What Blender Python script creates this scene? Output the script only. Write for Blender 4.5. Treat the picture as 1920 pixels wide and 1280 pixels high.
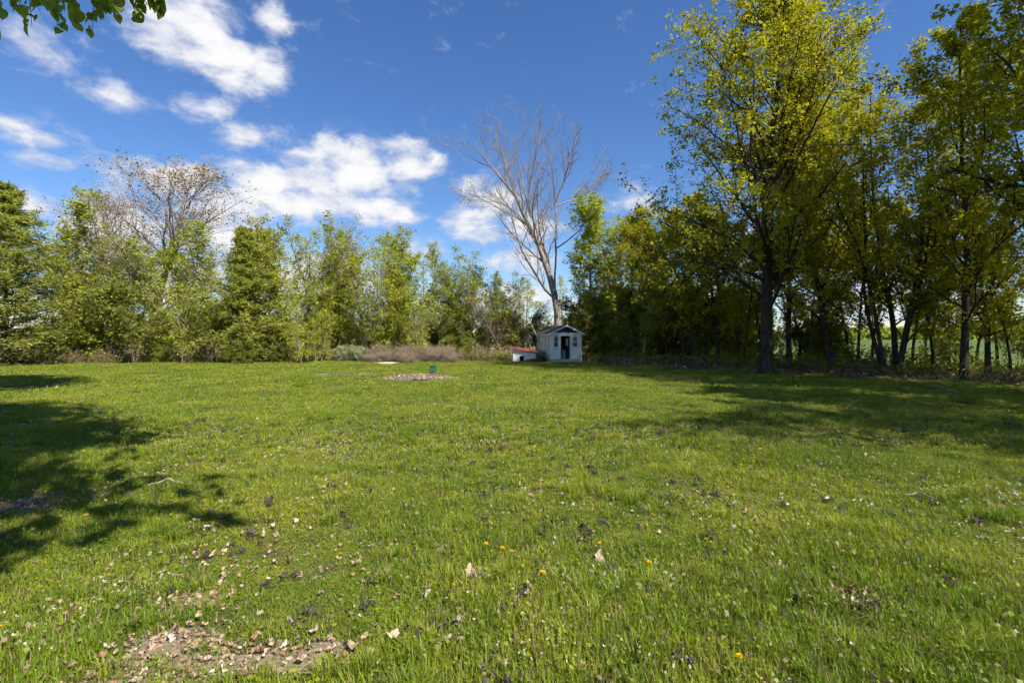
import bpy, math, random
import numpy as np
from mathutils import Vector, Matrix

# ------------------------------------------------------------------ camera, sky, sun, exposure
for o in list(bpy.data.objects):
    bpy.data.objects.remove(o)
scene = bpy.context.scene
COL = scene.collection
R = math.radians
FPX, YH, CAMH = 907.0, 632.0, 1.6           # focal length in photo pixels, horizon row, eye height

cam_d = bpy.data.cameras.new('camera')
cam_d.lens = 17.0
cam_d.sensor_width = 36.0
cam_d.clip_start = 0.05
cam_d.clip_end = 6000
cam = bpy.data.objects.new('camera', cam_d)
COL.objects.link(cam)
cam.location = (0, 0, CAMH)
cam.rotation_euler = (R(90 - 0.505), 0, 0)
scene.camera = cam

SUN_AZ = math.atan2(0.69, -0.72)            # direction to the sun, measured from +Y towards +X
SUN_EL = R(49)
sun_dir = Vector((math.sin(SUN_AZ) * math.cos(SUN_EL), math.cos(SUN_AZ) * math.cos(SUN_EL), math.sin(SUN_EL)))
sl = bpy.data.lights.new('sun', 'SUN')
sl.energy = 5.0
sl.angle = R(0.55)
sl.color = (1.0, 0.93, 0.82)
sun = bpy.data.objects.new('sun', sl)
COL.objects.link(sun)
sun.rotation_euler = sun_dir.to_track_quat('Z', 'Y').to_euler()
sun.location = sun_dir * 60

scene.view_settings.view_transform = 'Standard'
scene.view_settings.look = 'None'
scene.view_settings.exposure = 0.82
scene.view_settings.gamma = 1.0
scene.view_settings.use_curve_mapping = False
scene.cycles.max_bounces = 3
scene.cycles.transparent_max_bounces = 2
scene.cycles.diffuse_bounces = 2
scene.cycles.glossy_bounces = 1
scene.cycles.transmission_bounces = 2
scene.cycles.sample_clamp_indirect = 4.0
scene.cycles.use_denoising = True
scene.cycles.use_adaptive_sampling = True
scene.cycles.adaptive_threshold = 0.04
scene.cycles.adaptive_min_samples = 12

rng = np.random.default_rng(11)


class NT:
    """small helper to write node trees"""
    def __init__(self, tree):
        self.t = tree
        tree.nodes.clear()

    def n(self, typ, **kw):
        nd = self.t.nodes.new(typ)
        for k, v in kw.items():
            setattr(nd, k, v)
        return nd

    def l(self, a, b):
        self.t.links.new(a, b)

    def val(self, sock, v):
        if hasattr(v, 'is_linked') or isinstance(v, bpy.types.NodeSocket):
            self.l(v, sock)
        else:
            sock.default_value = v

    def math(self, op, a, b=None, c=None, clamp=False):
        nd = self.n('ShaderNodeMath', operation=op, use_clamp=clamp)
        self.val(nd.inputs[0], a)
        if b is not None:
            self.val(nd.inputs[1], b)
        if c is not None:
            self.val(nd.inputs[2], c)
        return nd.outputs[0]

    def smooth(self, v, a, b, lo=0.0, hi=1.0):
        nd = self.n('ShaderNodeMapRange', interpolation_type='SMOOTHSTEP')
        self.val(nd.inputs[0], v)
        for i, q in enumerate((a, b, lo, hi)):
            nd.inputs[1 + i].default_value = q
        return nd.outputs[0]

    def noise(self, vec, scale, detail=4, rough=0.55, dist=0.0):
        nd = self.n('ShaderNodeTexNoise')
        if vec is not None:
            self.l(vec, nd.inputs['Vector'])
        nd.inputs['Scale'].default_value = scale
        nd.inputs['Detail'].default_value = detail
        nd.inputs['Roughness'].default_value = rough
        nd.inputs['Distortion'].default_value = dist
        return nd.outputs[0]

    def mix(self, f, a, b, blend='MIX'):
        nd = self.n('ShaderNodeMix', data_type='RGBA', blend_type=blend)
        self.val(nd.inputs[0], f)
        for s, v in ((nd.inputs[6], a), (nd.inputs[7], b)):
            if isinstance(v, tuple):
                s.default_value = (*v[:3], 1)
            else:
                self.l(v, s)
        return nd.outputs[2]


def build_world():
    w = bpy.data.worlds.new('World')
    scene.world = w
    w.use_nodes = True
    k = NT(w.node_tree)
    sky = k.n('ShaderNodeTexSky', sky_type='NISHITA', sun_disc=False)
    sky.sun_elevation = SUN_EL
    sky.sun_rotation = SUN_AZ
    sky.altitude = 100
    sky.air_density = 1.15
    sky.dust_density = 0.0
    sky.ozone_density = 7.0
    bg = k.n('ShaderNodeBackground')
    hs = k.n('ShaderNodeHueSaturation')
    hs.inputs['Saturation'].default_value = 1.12
    hs.inputs['Hue'].default_value = 0.508
    k.l(sky.outputs[0], hs.inputs['Color'])
    k.l(hs.outputs[0], bg.inputs[0])
    bg.inputs[1].default_value = 0.086
    tc = k.n('ShaderNodeTexCoord')
    sep = k.n('ShaderNodeSeparateXYZ')
    k.l(tc.outputs['Generated'], sep.inputs[0])
    X, Y, Z = sep.outputs
    az = k.math('ARCTAN2', X, Y)
    el = k.math('ARCSINE', Z)
    comb = k.n('ShaderNodeCombineXYZ')
    k.l(az, comb.inputs[0])
    k.l(k.math('MULTIPLY', el, 1.7), comb.inputs[1])
    sv = comb.outputs[0]
    ca = k.n('ShaderNodeCombineXYZ')
    k.l(az, ca.inputs[0])
    k.l(el, ca.inputs[1])
    ae_v = ca.outputs[0]
    warp = k.n('ShaderNodeTexNoise')
    k.l(sv, warp.inputs['Vector'])
    warp.inputs['Scale'].default_value = 7
    warp.inputs['Detail'].default_value = 3
    ma = k.n('ShaderNodeVectorMath', operation='MULTIPLY_ADD')
    k.l(warp.outputs['Color'], ma.inputs[0])
    ma.inputs[1].default_value = (0.09, 0.07, 0)
    k.l(sv, ma.inputs[2])
    wv = ma.outputs[0]
    n1 = k.noise(wv, 13.0, 6, 0.6)
    n2 = k.noise(wv, 4.0, 3, 0.5)

    def ae(x, y):
        v = Vector(((x - 960) / FPX, 1, (YH - y) / FPX)).normalized()
        return math.atan2(v.x, v.y), math.asin(v.z)
    # clouds: centre and half extents in photo pixels, weight
    cl = [(350, 50, 105, 85, 1.0), (425, 115, 110, 55, 1.0), (300, 10, 70, 70, .8), (521, 40, 36, 26, .62), (225, 185, 95, 30, .5),
          (95, 95, 90, 55, .36), (385, 205, 75, 38, .46), (40, 245, 110, 34, .42), (480, 255, 75, 34, .55),
          (330, 335, 90, 36, .72), (500, 335, 70, 38, .9), (590, 330, 80, 60, .74), (670, 320, 75, 65, .92),
          (765, 310, 70, 50, .8), (440, 385, 100, 46, .9), (570, 385, 120, 36, .82), (690, 395, 95, 32, .85),
          (755, 408, 45, 22, .7), (430, 440, 110, 40, .6), (890, 420, 60, 42, .75), (940, 375, 55, 32, .6), (1000, 425, 60, 42, .62), (970, 490, 70, 26, .62),
          (960, 560, 120, 30, .7), (1200, 375, 60, 30, .55), (800, 465, 55, 26, .5), (250, 440, 160, 60, .7), (300, 530, 200, 60, .7), (600, 520, 200, 50, .72),
          (1400, 480, 130, 50, .5), (1650, 560, 200, 50, .6), (880, 345, 60, 22, .45), (70, 300, 60, 20, .4), (60, 390, 80, 36, .55), (1250, 560, 150, 50, .6)]
    specs = []
    for (x, y, rx, ry, wgt) in cl:
        a, e = ae(x, y)
        a2, _ = ae(x + rx, y)
        _, e2 = ae(x, y - ry)
        specs.append((a, e, max(abs(a2 - a), .02), max(abs(e2 - e), .015), wgt))
    rr = random.Random(5)
    for i in range(22):                       # the same kind of clouds round the rest of the sky
        a = rr.uniform(0.95, 2 * math.pi - 0.95)
        a = a if a < math.pi else a - 2 * math.pi
        e = rr.uniform(0.08, 0.75)
        specs.append((a, e, rr.uniform(.06, .2), rr.uniform(.03, .08), rr.uniform(.5, .95)))
    tot = None
    for (a, e, ra, re, wgt) in specs:
        v = k.n('ShaderNodeVectorMath', operation='MULTIPLY_ADD')
        k.l(ae_v, v.inputs[0])
        v.inputs[1].default_value = (1 / ra, 1 / re, 0)
        v.inputs[2].default_value = (-a / ra, -e / re, 0)
        ln = k.n('ShaderNodeVectorMath', operation='LENGTH')
        k.l(v.outputs[0], ln.inputs[0])
        m = k.smooth(ln.outputs['Value'], 0.0, 1.8, min(1.0, wgt + (.12 if wgt > .7 else .22)), 0.0)
        tot = m if tot is None else k.math('MAXIMUM', tot, m)
    dens = k.math('ADD', tot, k.math('MULTIPLY', k.math('SUBTRACT', n1, 0.5), 2.0))
    dens = k.math('ADD', dens, k.math('MULTIPLY', k.math('SUBTRACT', n2, 0.5), 0.5))
    mask = k.smooth(dens, 0.18, 0.84)
    thin = k.math('MULTIPLY', k.smooth(k.noise(wv, 5.0, 5, 0.62), 0.5, 0.8), k.smooth(tot, 0.02, 0.4))
    mask = k.math('MAXIMUM', mask, k.math('MULTIPLY', thin, 0.45))
    body = k.smooth(k.math('ADD', dens, k.math('MULTIPLY', k.math('SUBTRACT', k.noise(wv, 15, 3, 0.6), 0.5), 0.9)), 0.35, 1.15)
    ccol = k.mix(body, (0.60, 0.65, 0.80), (0.97, 0.97, 0.98))
    cb = k.n('ShaderNodeBackground')
    k.l(ccol, cb.inputs[0])
    cb.inputs[1].default_value = 0.58
    mx = k.n('ShaderNodeMixShader')
    k.l(k.math('MULTIPLY', mask, k.smooth(el, 0.0, 0.05)), mx.inputs[0])
    k.l(bg.outputs[0], mx.inputs[1])
    k.l(cb.outputs[0], mx.inputs[2])
    out = k.n('ShaderNodeOutputWorld')
    k.l(mx.outputs[0], out.inputs[0])
    w.cycles.sampling_method = 'MANUAL'
    w.cycles.sample_map_resolution = 512


build_world()


# ------------------------------------------------------------------ helpers
def gz(x, y):
    """height of the gently uneven ground"""
    x = np.asarray(x, float)
    y = np.asarray(y, float)
    f = np.clip(1 - (np.hypot(x, y - 12) - 40) / 60, 0, 1)
    return f * (0.035 * np.sin(x * 0.55 + 1.3) * np.cos(y * 0.43) + 0.018 * np.sin(x * 1.7 + y * 1.1) + 0.012 * np.sin(y * 2.3 - x * 0.8 + 2))


def depth(y):
    return FPX * CAMH / (y - YH)


def gp(x, y):
    """ground point seen at a photo position"""
    d = depth(y)
    return ((x - 960) / FPX * d, d)


def at(x, d):
    return (x - 960) / FPX * d


def zt(y, d):
    return CAMH + (YH - y) / FPX * d


def mesh_np(name, V, F4=None, F3=None, mats=(), attrs=None, smooth=True, midx=None):
    """mesh from numpy arrays of quads and triangles; attrs: name -> per-face floats"""
    me = bpy.data.meshes.new(name)
    V = np.asarray(V, np.float32).reshape(-1, 3)
    n4 = 0 if F4 is None else len(F4)
    n3 = 0 if F3 is None else len(F3)
    loops = np.concatenate(([np.asarray(F4, np.int32).ravel()] if n4 else []) + ([np.asarray(F3, np.int32).ravel()] if n3 else []))
    me.vertices.add(len(V))
    me.vertices.foreach_set('co', V.ravel())
    me.loops.add(len(loops))
    me.loops.foreach_set('vertex_index', loops)
    me.polygons.add(n4 + n3)
    st = np.concatenate((np.arange(n4) * 4, n4 * 4 + np.arange(n3) * 3)).astype(np.int32)
    me.polygons.foreach_set('loop_start', st)
    me.update(calc_edges=True)
    if smooth:
        me.polygons.foreach_set('use_smooth', np.ones(n4 + n3, bool))
    for m in mats:
        me.materials.append(m)
    if midx is not None:
        me.polygons.foreach_set('material_index', np.asarray(midx, np.int32))
    for k_, v in (attrs or {}).items():
        a = me.attributes.new(k_, 'FLOAT', 'FACE')
        a.data.foreach_set('value', np.asarray(v, np.float32))
    me.validate()
    return me


def tag(o, label=None, cat=None, group=None, kind=None):
    if label:
        o['label'] = label
    if cat:
        o['category'] = cat
    if group:
        o['group'] = group
    if kind:
        o['kind'] = kind
    return o


def link(name, me, parent=None):
    o = bpy.data.objects.new(name, me)
    COL.objects.link(o)
    if parent:
        o.parent = parent
    return o


def empty(name, loc=(0, 0, 0), rz=0):
    o = bpy.data.objects.new(name, None)
    COL.objects.link(o)
    o.location = loc
    o.rotation_euler = (0, 0, rz)
    o.empty_display_size = 0.3
    return o


def copy_tree(o, parent=None):
    c = o.copy()
    COL.objects.link(c)
    c.parent = parent
    for ch in list(o.children):
        copy_tree(ch, c)
    return c


class MB:
    """collects boxes / prisms into one mesh"""
    def __init__(self):
        self.v, self.f = [], []

    def add(self, vs, fs):
        b = len(self.v)
        self.v += [tuple(v) for v in vs]
        self.f += [tuple(i + b for i in f) for f in fs]
        return self

    def box(self, x0, x1, y0, y1, z0, z1, M=None):
        vs = [Vector(p) for p in ((x0, y0, z0), (x1, y0, z0), (x1, y1, z0), (x0, y1, z0), (x0, y0, z1), (x1, y0, z1), (x1, y1, z1), (x0, y1, z1))]
        if M:
            vs = [M @ v for v in vs]
        return self.add(vs, [(0, 3, 2, 1), (4, 5, 6, 7), (0, 1, 5, 4), (1, 2, 6, 5), (2, 3, 7, 6), (3, 0, 4, 7)])

    def prism(self, poly, axis, a, b):
        """2D polygon extruded along axis ('x' or 'y') from a to b; poly in the other two coordinates"""
        n = len(poly)
        def mk(p, t):
            return (t, p[0], p[1]) if axis == 'x' else (p[0], t, p[1])
        vs = [mk(p, a) for p in poly] + [mk(p, b) for p in poly]
        fs = [tuple(range(n - 1, -1, -1)), tuple(range(n, 2 * n))] + [(i, (i + 1) % n, n + (i + 1) % n, n + i) for i in range(n)]
        return self.add(vs, fs)

    def lathe(self, prof, n=14, c=(0, 0, 0)):
        vs, fs = [], []
        for (r, z) in prof:
            for i in range(n):
                a = 2 * math.pi * i / n
                vs.append((c[0] + r * math.cos(a), c[1] + r * math.sin(a), c[2] + z))
        for j in range(len(prof) - 1):
            for i in range(n):
                fs.append((j * n + i, j * n + (i + 1) % n, (j + 1) * n + (i + 1) % n, (j + 1) * n + i))
        fs.append(tuple(range(n - 1, -1, -1)))
        fs.append(tuple((len(prof) - 1) * n + i for i in range(n)))
        return self.add(vs, fs)

    def build(self, name, mat, parent=None, bevel=0.0):
        import bmesh
        me = bpy.data.meshes.new(name)
        me.from_pydata(self.v, [], self.f)
        bm = bmesh.new()
        bm.from_mesh(me)
        bmesh.ops.recalc_face_normals(bm, faces=bm.faces)
        if bevel:
            bmesh.ops.bevel(bm, geom=list(bm.edges), offset=bevel, segments=1, affect='EDGES')
        bm.to_mesh(me)
        bm.free()
        me.materials.append(mat)
        return link(name, me, parent)


# ------------------------------------------------------------------ materials
def mat(name):
    m = bpy.data.materials.new(name)
    m.use_nodes = True
    return m, NT(m.node_tree)


def finish(k, shader):
    o = k.n('ShaderNodeOutputMaterial')
    k.l(shader, o.inputs[0])


def pbr(k, col, rough=0.8, spec=0.3, bump=None, bstr=0.3, bdist=0.01, metal=0.0):
    p = k.n('ShaderNodeBsdfPrincipled')
    if isinstance(col, tuple):
        p.inputs['Base Color'].default_value = (*col[:3], 1)
    else:
        k.l(col, p.inputs['Base Color'])
    k.val(p.inputs['Roughness'], rough)
    p.inputs['Specular IOR Level'].default_value = spec
    p.inputs['Metallic'].default_value = metal
    if bump is not None:
        b = k.n('ShaderNodeBump')
        b.inputs['Strength'].default_value = bstr
        b.inputs['Distance'].default_value = bdist
        k.l(bump, b.inputs['Height'])
        k.l(b.outputs[0], p.inputs['Normal'])
    return p.outputs[0]


def leaf_mat(name, c1, c2, trans=0.45, c3=None, gloss=0.0):
    """two-sided leaf: diffuse + translucent, colour varied leaf by leaf through the 'tint' attribute"""
    m, k = mat(name)
    a = k.n('ShaderNodeAttribute', attribute_name='tint')
    col = k.mix(a.outputs['Fac'], c1, c2)
    if c3:
        oi = k.n('ShaderNodeObjectInfo')
        col = k.mix(k.math('MULTIPLY', oi.outputs['Random'], 0.5), col, c3)
    d = k.n('ShaderNodeBsdfDiffuse')
    t = k.n('ShaderNodeBsdfTranslucent')
    k.l(col, d.inputs[0])
    k.l(k.mix(1.0, col, (1.0, 1.0, 0.55), 'MULTIPLY'), t.inputs[0])
    mx = k.n('ShaderNodeMixShader')
    mx.inputs[0].default_value = trans
    k.l(d.outputs[0], mx.inputs[1])
    k.l(t.outputs[0], mx.inputs[2])
    if not gloss:
        finish(k, mx.outputs[0])
        return m
    g = k.n('ShaderNodeBsdfGlossy')
    g.inputs['Roughness'].default_value = 0.45
    g.inputs[0].default_value = (1, 1, 1, 1)
    m2 = k.n('ShaderNodeMixShader')
    m2.inputs[0].default_value = gloss
    k.l(mx.outputs[0], m2.inputs[1])
    k.l(g.outputs[0], m2.inputs[2])
    finish(k, m2.outputs[0])
    return m


def bark_mat(name, c1, c2, scale=6.0, bstr=0.6):
    m, k = mat(name)
    tc = k.n('ShaderNodeTexCoord')
    mp = k.n('ShaderNodeMapping')
    mp.inputs['Scale'].default_value = (1, 1, 0.22)
    k.l(tc.outputs['Object'], mp.inputs[0])
    n = k.noise(mp.outputs[0], scale * 3, 6, 0.65)
    n2 = k.noise(tc.outputs['Object'], 1.3, 3)
    col = k.mix(k.smooth(n, 0.35, 0.68), c1, c2)
    col = k.mix(k.math('MULTIPLY', k.smooth(n2, 0.52, 0.7), 0.35), col, (0.09, 0.10, 0.05))
    finish(k, pbr(k, col, 0.92, 0.15, n, bstr, 0.03))
    return m


M_BARK = bark_mat('bark_grey_brown', (0.045, 0.036, 0.028), (0.15, 0.125, 0.10))
M_BARKM = bark_mat('bark_maple', (0.022, 0.018, 0.014), (0.085, 0.070, 0.056))
M_BARKL = bark_mat('bark_pale', (0.17, 0.145, 0.115), (0.42, 0.37, 0.30))
M_BARKD = bark_mat('bark_dead', (0.14, 0.118, 0.102), (0.40, 0.355, 0.315))
M_TWIG = bark_mat('twig_brown', (0.12, 0.085, 0.07), (0.26, 0.20, 0.165))
M_BRAM = bark_mat('bramble_cane', (0.26, 0.21, 0.17), (0.54, 0.46, 0.39))
M_BIRCH = bark_mat('bark_birch', (0.28, 0.26, 0.23), (0.62, 0.59, 0.54), 3.0)
L_POP = leaf_mat('leaf_poplar', (0.29, 0.34, 0.034), (0.54, 0.57, 0.075), 0.5, (0.38, 0.37, 0.045))
L_POPB = leaf_mat('leaf_poplar_pale', (0.32, 0.37, 0.09), (0.56, 0.59, 0.20), 0.5, (0.41, 0.42, 0.12))
L_LIME = leaf_mat('leaf_lime', (0.31, 0.37, 0.024), (0.54, 0.57, 0.05), 0.5, (0.37, 0.39, 0.035))
L_MAPLE = leaf_mat('leaf_maple', (0.28, 0.30, 0.020), (0.57, 0.54, 0.05), 0.5, (0.39, 0.36, 0.03))
L_LARCH = leaf_mat('needle_larch', (0.22, 0.25, 0.042), (0.46, 0.48, 0.10), 0.38)
L_BUD = leaf_mat('bud_brown', (0.27, 0.18, 0.10), (0.50, 0.38, 0.24), 0.35)
L_LIND = leaf_mat('leaf_linden', (0.15, 0.22, 0.02), (0.29, 0.37, 0.04), 0.5)
L_LINDB = leaf_mat('leaf_linden_lit', (0.20, 0.30, 0.03), (0.40, 0.50, 0.06), 0.6, None, 0.03)  # brighter linden copy for the shaded bough: light put into the leaf colour
L_WHITE = leaf_mat('blossom_white', (0.20, 0.25, 0.06), (0.60, 0.60, 0.44), 0.3)
L_DARKG = leaf_mat('leaf_shrub', (0.15, 0.19, 0.028), (0.32, 0.35, 0.055), 0.42, (0.22, 0.21, 0.05))


# ------------------------------------------------------------------ tree building (vectorised)
def unit(v):
    return v / np.maximum(np.linalg.norm(v, axis=-1, keepdims=True), 1e-9)


def grow(P0, D0, L, r0, S, g, wob=0.12, trop=0.05, rend=0.35):
    """polylines from points P0 in directions D0; trop bends them up (+) or down (-)"""
    N = len(P0)
    pts = np.zeros((N, S + 1, 3))
    pts[:, 0] = P0
    d = unit(D0.copy())
    L = np.broadcast_to(np.asarray(L, float), (N,))
    for s in range(S):
        d = unit(d + g.normal(0, wob, (N, 3)) + np.array([0, 0, 1.0]) * trop)
        pts[:, s + 1] = pts[:, s] + d * (L / S)[:, None]
    t = np.linspace(0, 1, S + 1)
    rad = np.broadcast_to(np.asarray(r0, float), (N,))[:, None] * (1 - (1 - rend) * t)[None]
    return pts, rad


def tubes(pts, rad, K):
    N, S1, _ = pts.shape
    T = unit(np.gradient(pts, axis=1))
    m = unit(T.mean(1))
    ref = np.where(np.abs(m[:, 2:3]) > 0.7, np.array([[1.0, 0.13, 0]]), np.array([[0.1, 0, 1.0]]))
    A = unit(np.cross(T, ref[:, None, :]))
    B = np.cross(T, A)
    ang = np.arange(K) * 2 * np.pi / K
    ring = pts[:, :, None, :] + rad[:, :, None, None] * (np.cos(ang)[None, None, :, None] * A[:, :, None, :] + np.sin(ang)[None, None, :, None] * B[:, :, None, :])
    V = ring.reshape(-1, 3)
    base = (np.arange(N)[:, None, None] * S1 + np.arange(S1 - 1)[None, :, None]) * K
    i = np.arange(K)[None, None, :]
    j = (i + 1) % K
    F = np.stack(np.broadcast_arrays(base + i, base + j, base + K + j, base + K + i), -1).reshape(-1, 4)
    return V, F


def spawn(pts, rad, n, g, t0, t1, ang, ratio, up=0.0, taper=0.55, rr=0.5, plen=None, rmin=0.004, flat=0.0):
    """n children on each parent between t0 and t1; ang = (min, max) degrees from the parent's own direction"""
    N, S1, _ = pts.shape
    t = t0 + (t1 - t0) * (np.arange(n)[None] + g.random((N, n))) / n
    u = t * (S1 - 1)
    i = np.clip(u.astype(int), 0, S1 - 2)
    f = (u - i)[..., None]
    ar = np.arange(N)[:, None]
    p = pts[ar, i] * (1 - f) + pts[ar, i + 1] * f
    rp = rad[ar, i] * (1 - f[..., 0]) + rad[ar, i + 1] * f[..., 0]
    T = unit(pts[ar, i + 1] - pts[ar, i])
    ref = np.where(np.abs(T[..., 2:3]) > 0.8, np.array([1.0, 0, 0]), np.array([0, 0, 1.0]))
    A = unit(np.cross(T, ref))
    B = np.cross(T, A)
    ph = (g.random((N, 1)) * 6.28 + np.arange(n)[None] * 2.39996 + g.normal(0, 0.35, (N, n)))
    if flat:
        ph = np.where(g.random((N, n)) < flat, np.where(np.arange(n)[None] % 2 == 0, 0.0, np.pi) + g.normal(0, .3, (N, n)), ph)
    th = np.radians(g.uniform(ang[0], ang[1], (N, n)))
    D = np.cos(th)[..., None] * T + np.sin(th)[..., None] * (np.cos(ph)[..., None] * A + np.sin(ph)[..., None] * B)
    D = unit(D + np.array([0, 0, up]))
    if plen is None:
        plen = np.linalg.norm(np.diff(pts, axis=1), axis=-1).sum(1)
    L = plen[:, None] * ratio * (1 - taper * t) * g.uniform(0.7, 1.25, (N, n))
    r = np.maximum(np.minimum(rp * 0.75, rr * rp + 0.0), rmin)
    return p.reshape(-1, 3), D.reshape(-1, 3), L.ravel(), r.ravel()


def leaves_on(pts, n, g, t0, spread, size, droop=0.2, asp=0.72, up=0.35):
    """n kite-shaped leaves scattered along each polyline from t0 on"""
    N, S1, _ = pts.shape
    t = t0 + (1 - t0) * g.random((N, n)) ** 0.8
    u = t * (S1 - 1)
    i = np.clip(u.astype(int), 0, S1 - 2)
    f = (u - i)[..., None]
    ar = np.arange(N)[:, None]
    p = (pts[ar, i] * (1 - f) + pts[ar, i + 1] * f).reshape(-1, 3)
    p = p + g.normal(0, spread, p.shape)
    return kites(p, g, size, droop, asp, up)


def kites(p, g, size, droop=0.2, asp=0.72, up=0.35):
    M = len(p)
    d = unit(g.normal(0, 1, (M, 3)) * np.array([1, 1, 0.6]) + np.array([0, 0, -droop]))
    nrm = unit(g.normal(0, 1, (M, 3)) + np.array([0.15, -0.1, up]))
    s = unit(np.cross(d, nrm))
    nn = np.cross(s, d)
    sz = size * np.clip(np.exp(g.normal(-.05, .38, (M, 1))), .4, 1.9)
    V = np.stack((p, p + d * sz * 0.42 + s * sz * asp * 0.5 + nn * sz * .09, p + d * sz, p + d * sz * 0.42 - s * sz * asp * 0.5 + nn * sz * .09), 1)
    return V.reshape(-1, 3), np.arange(M * 4).reshape(M, 4)


def join(parts):
    Vs, Fs, b = [], [], 0
    for V, F in parts:
        Vs.append(V)
        Fs.append(F + b)
        b += len(V)
    return np.concatenate(Vs), np.concatenate(Fs)


def resample(pl, S):
    pl = np.asarray(pl, float)
    seg = np.linalg.norm(np.diff(pl, axis=0), axis=1)
    c = np.concatenate(([0], np.cumsum(seg)))
    t = np.linspace(0, c[-1], S + 1)
    return np.stack([np.interp(t, c, pl[:, i]) for i in range(3)], 1)


def finish_tree(name, wood, leaf, bark, lmat, g, crown_name='crown'):
    """Empty + trunk (all wood) + crown (all leaves)"""
    root = empty(name)
    V, F = join(wood)
    link('trunk', mesh_np('trunk', V, F, mats=(bark,)), root)
    if leaf:
        V, F = join(leaf)
        tint = np.clip(g.normal(0.45, 0.28, len(F)), 0, 1)
        link(crown_name, mesh_np(crown_name, V, F, mats=(lmat,), attrs={'tint': tint}, smooth=False), root)
    return root


def flare(rad, amt=0.35, p=9):
    t = np.linspace(0, 1, rad.shape[1])
    return rad * (1 + amt * np.exp(-t * p * 3))[None]


def decid(name, seed, H, prof, r0, nl, t0=0.12, limb_ang=(35, 60), limb_up=0.05, trop=0.06, leaf=0.11, nleaf=9, nsub=7, ntw=4, bark=None, lmat=None,
          lean=(0, 0), wob=0.05, spread=0.09, stems=1, S=14, droop=0.2, leaf_t0=0.15, rtop=0.12, keep_low=1.0, lvar=(0.5, 1.3), side=None):
    """leafy tree: prof(t) = crown radius at height fraction t"""
    g = np.random.default_rng(seed)
    wood, leaf_parts = [], []
    for s in range(stems):
        a = s * 2.4 + g.random() * 2
        b0 = np.array([[0.0 if stems == 1 else 0.22 * math.cos(a), 0.0 if stems == 1 else 0.22 * math.sin(a), -0.15]])
        tilt = 0 if stems == 1 else g.uniform(.08, .26)
        hh = H * (1 if s == 0 else g.uniform(.7, .95))
        D = np.array([[lean[0] + tilt * math.cos(a), lean[1] + tilt * math.sin(a), 1.0]])
        tp, tr = grow(b0, D, hh, r0 * (1 if s == 0 else .75), S, g, wob, 0.035, rtop)
        tr = flare(tr)
        wood.append(tubes(tp, tr, 9))
        n = max(6, nl // (1 if stems == 1 else 2))
        p, d, _, r = spawn(tp, tr, n, g, t0, 0.985, limb_ang, 0.3, limb_up, rr=0.42)
        t = np.clip(p[:, 2] / H, 0, 1)
        L = np.array([prof(x) for x in t]) * g.uniform(lvar[0], lvar[1], len(t))
        if side is not None:                  # crown longer on one side
            L = L * (1 + side[2] * (d[:, 0] * side[0] + d[:, 1] * side[1]))
        r = np.minimum(r, 0.012 + L * 0.02)
        lp, lr = grow(p, d, L, r, 7, g, 0.13, trop, 0.25)
        wood.append(tubes(lp, lr, 5))
        p, d, L2, r = spawn(lp, lr, nsub, g, 0.18, 1.0, (25, 65), 0.52, 0.12, 0.5, 0.55, rmin=0.006)
        sp, sr = grow(p, d, np.maximum(L2, 0.22), r, 4, g, 0.18, 0.05, 0.4)
        wood.append(tubes(sp, sr, 3))
        p, d, L3, r = spawn(sp, sr, ntw, g, 0.2, 1.0, (25, 70), 0.55, 0.1, 0.4, 0.6, rmin=0.004)
        wp, wr = grow(p, d, np.maximum(L3, 0.15), r, 2, g, 0.2, 0.0, 0.5)
        wood.append(tubes(wp, wr, 3))
        leaf_parts.append(leaves_on(wp, nleaf, g, leaf_t0, spread, leaf, droop))
        leaf_parts.append(leaves_on(sp, max(2, nleaf // 2), g, 0.4, spread, leaf, droop))
    return finish_tree(name, wood, leaf_parts if nleaf else None, bark or M_BARK, lmat, g)


def larch(name, seed, H, Rb):
    g = np.random.default_rng(seed)
    tp, tr = grow(np.array([[0, 0, -0.1]]), np.array([[0, 0, 1.0]]), H, 0.17, 16, g, 0.015, 0.05, 0.06)
    wood = [tubes(tp, tr, 8)]
    n = 230
    p, d, _, r = spawn(tp, tr, n, g, 0.035, 0.995, (72, 98), 0.3, 0.0, rr=0.3)
    t = np.clip(p[:, 2] / H, 0, 1)
    L = (Rb * (1 - t) ** 0.70 * np.clip(.8 + t * 2.2, 0, 1) + 0.12) * g.uniform(0.62, 1.12, n)
    lp, lr = grow(p, d, L, np.minimum(r, 0.01 + 0.012 * L), 7, g, 0.07, 0.035, 0.2)
    wood.append(tubes(lp, lr, 4))
    p, d, L2, r = spawn(lp, lr, 13, g, 0.12, 1.0, (35, 70), 0.36, -0.12, 0.55, 0.5, rmin=0.004, flat=0.7)
    sp, sr = grow(p, d, np.maximum(L2, 0.16), r, 4, g, 0.12, -0.03, 0.4)
    wood.append(tubes(sp, sr, 3))
    lf = [leaves_on(sp, 14, g, 0.0, 0.06, 0.17, -0.25, 0.22, 0.2), leaves_on(lp, 24, g, 0.1, 0.08, 0.20, -0.2, 0.26, 0.2)]
    return finish_tree(name, wood, lf, M_BARK, L_LARCH, g)


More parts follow.
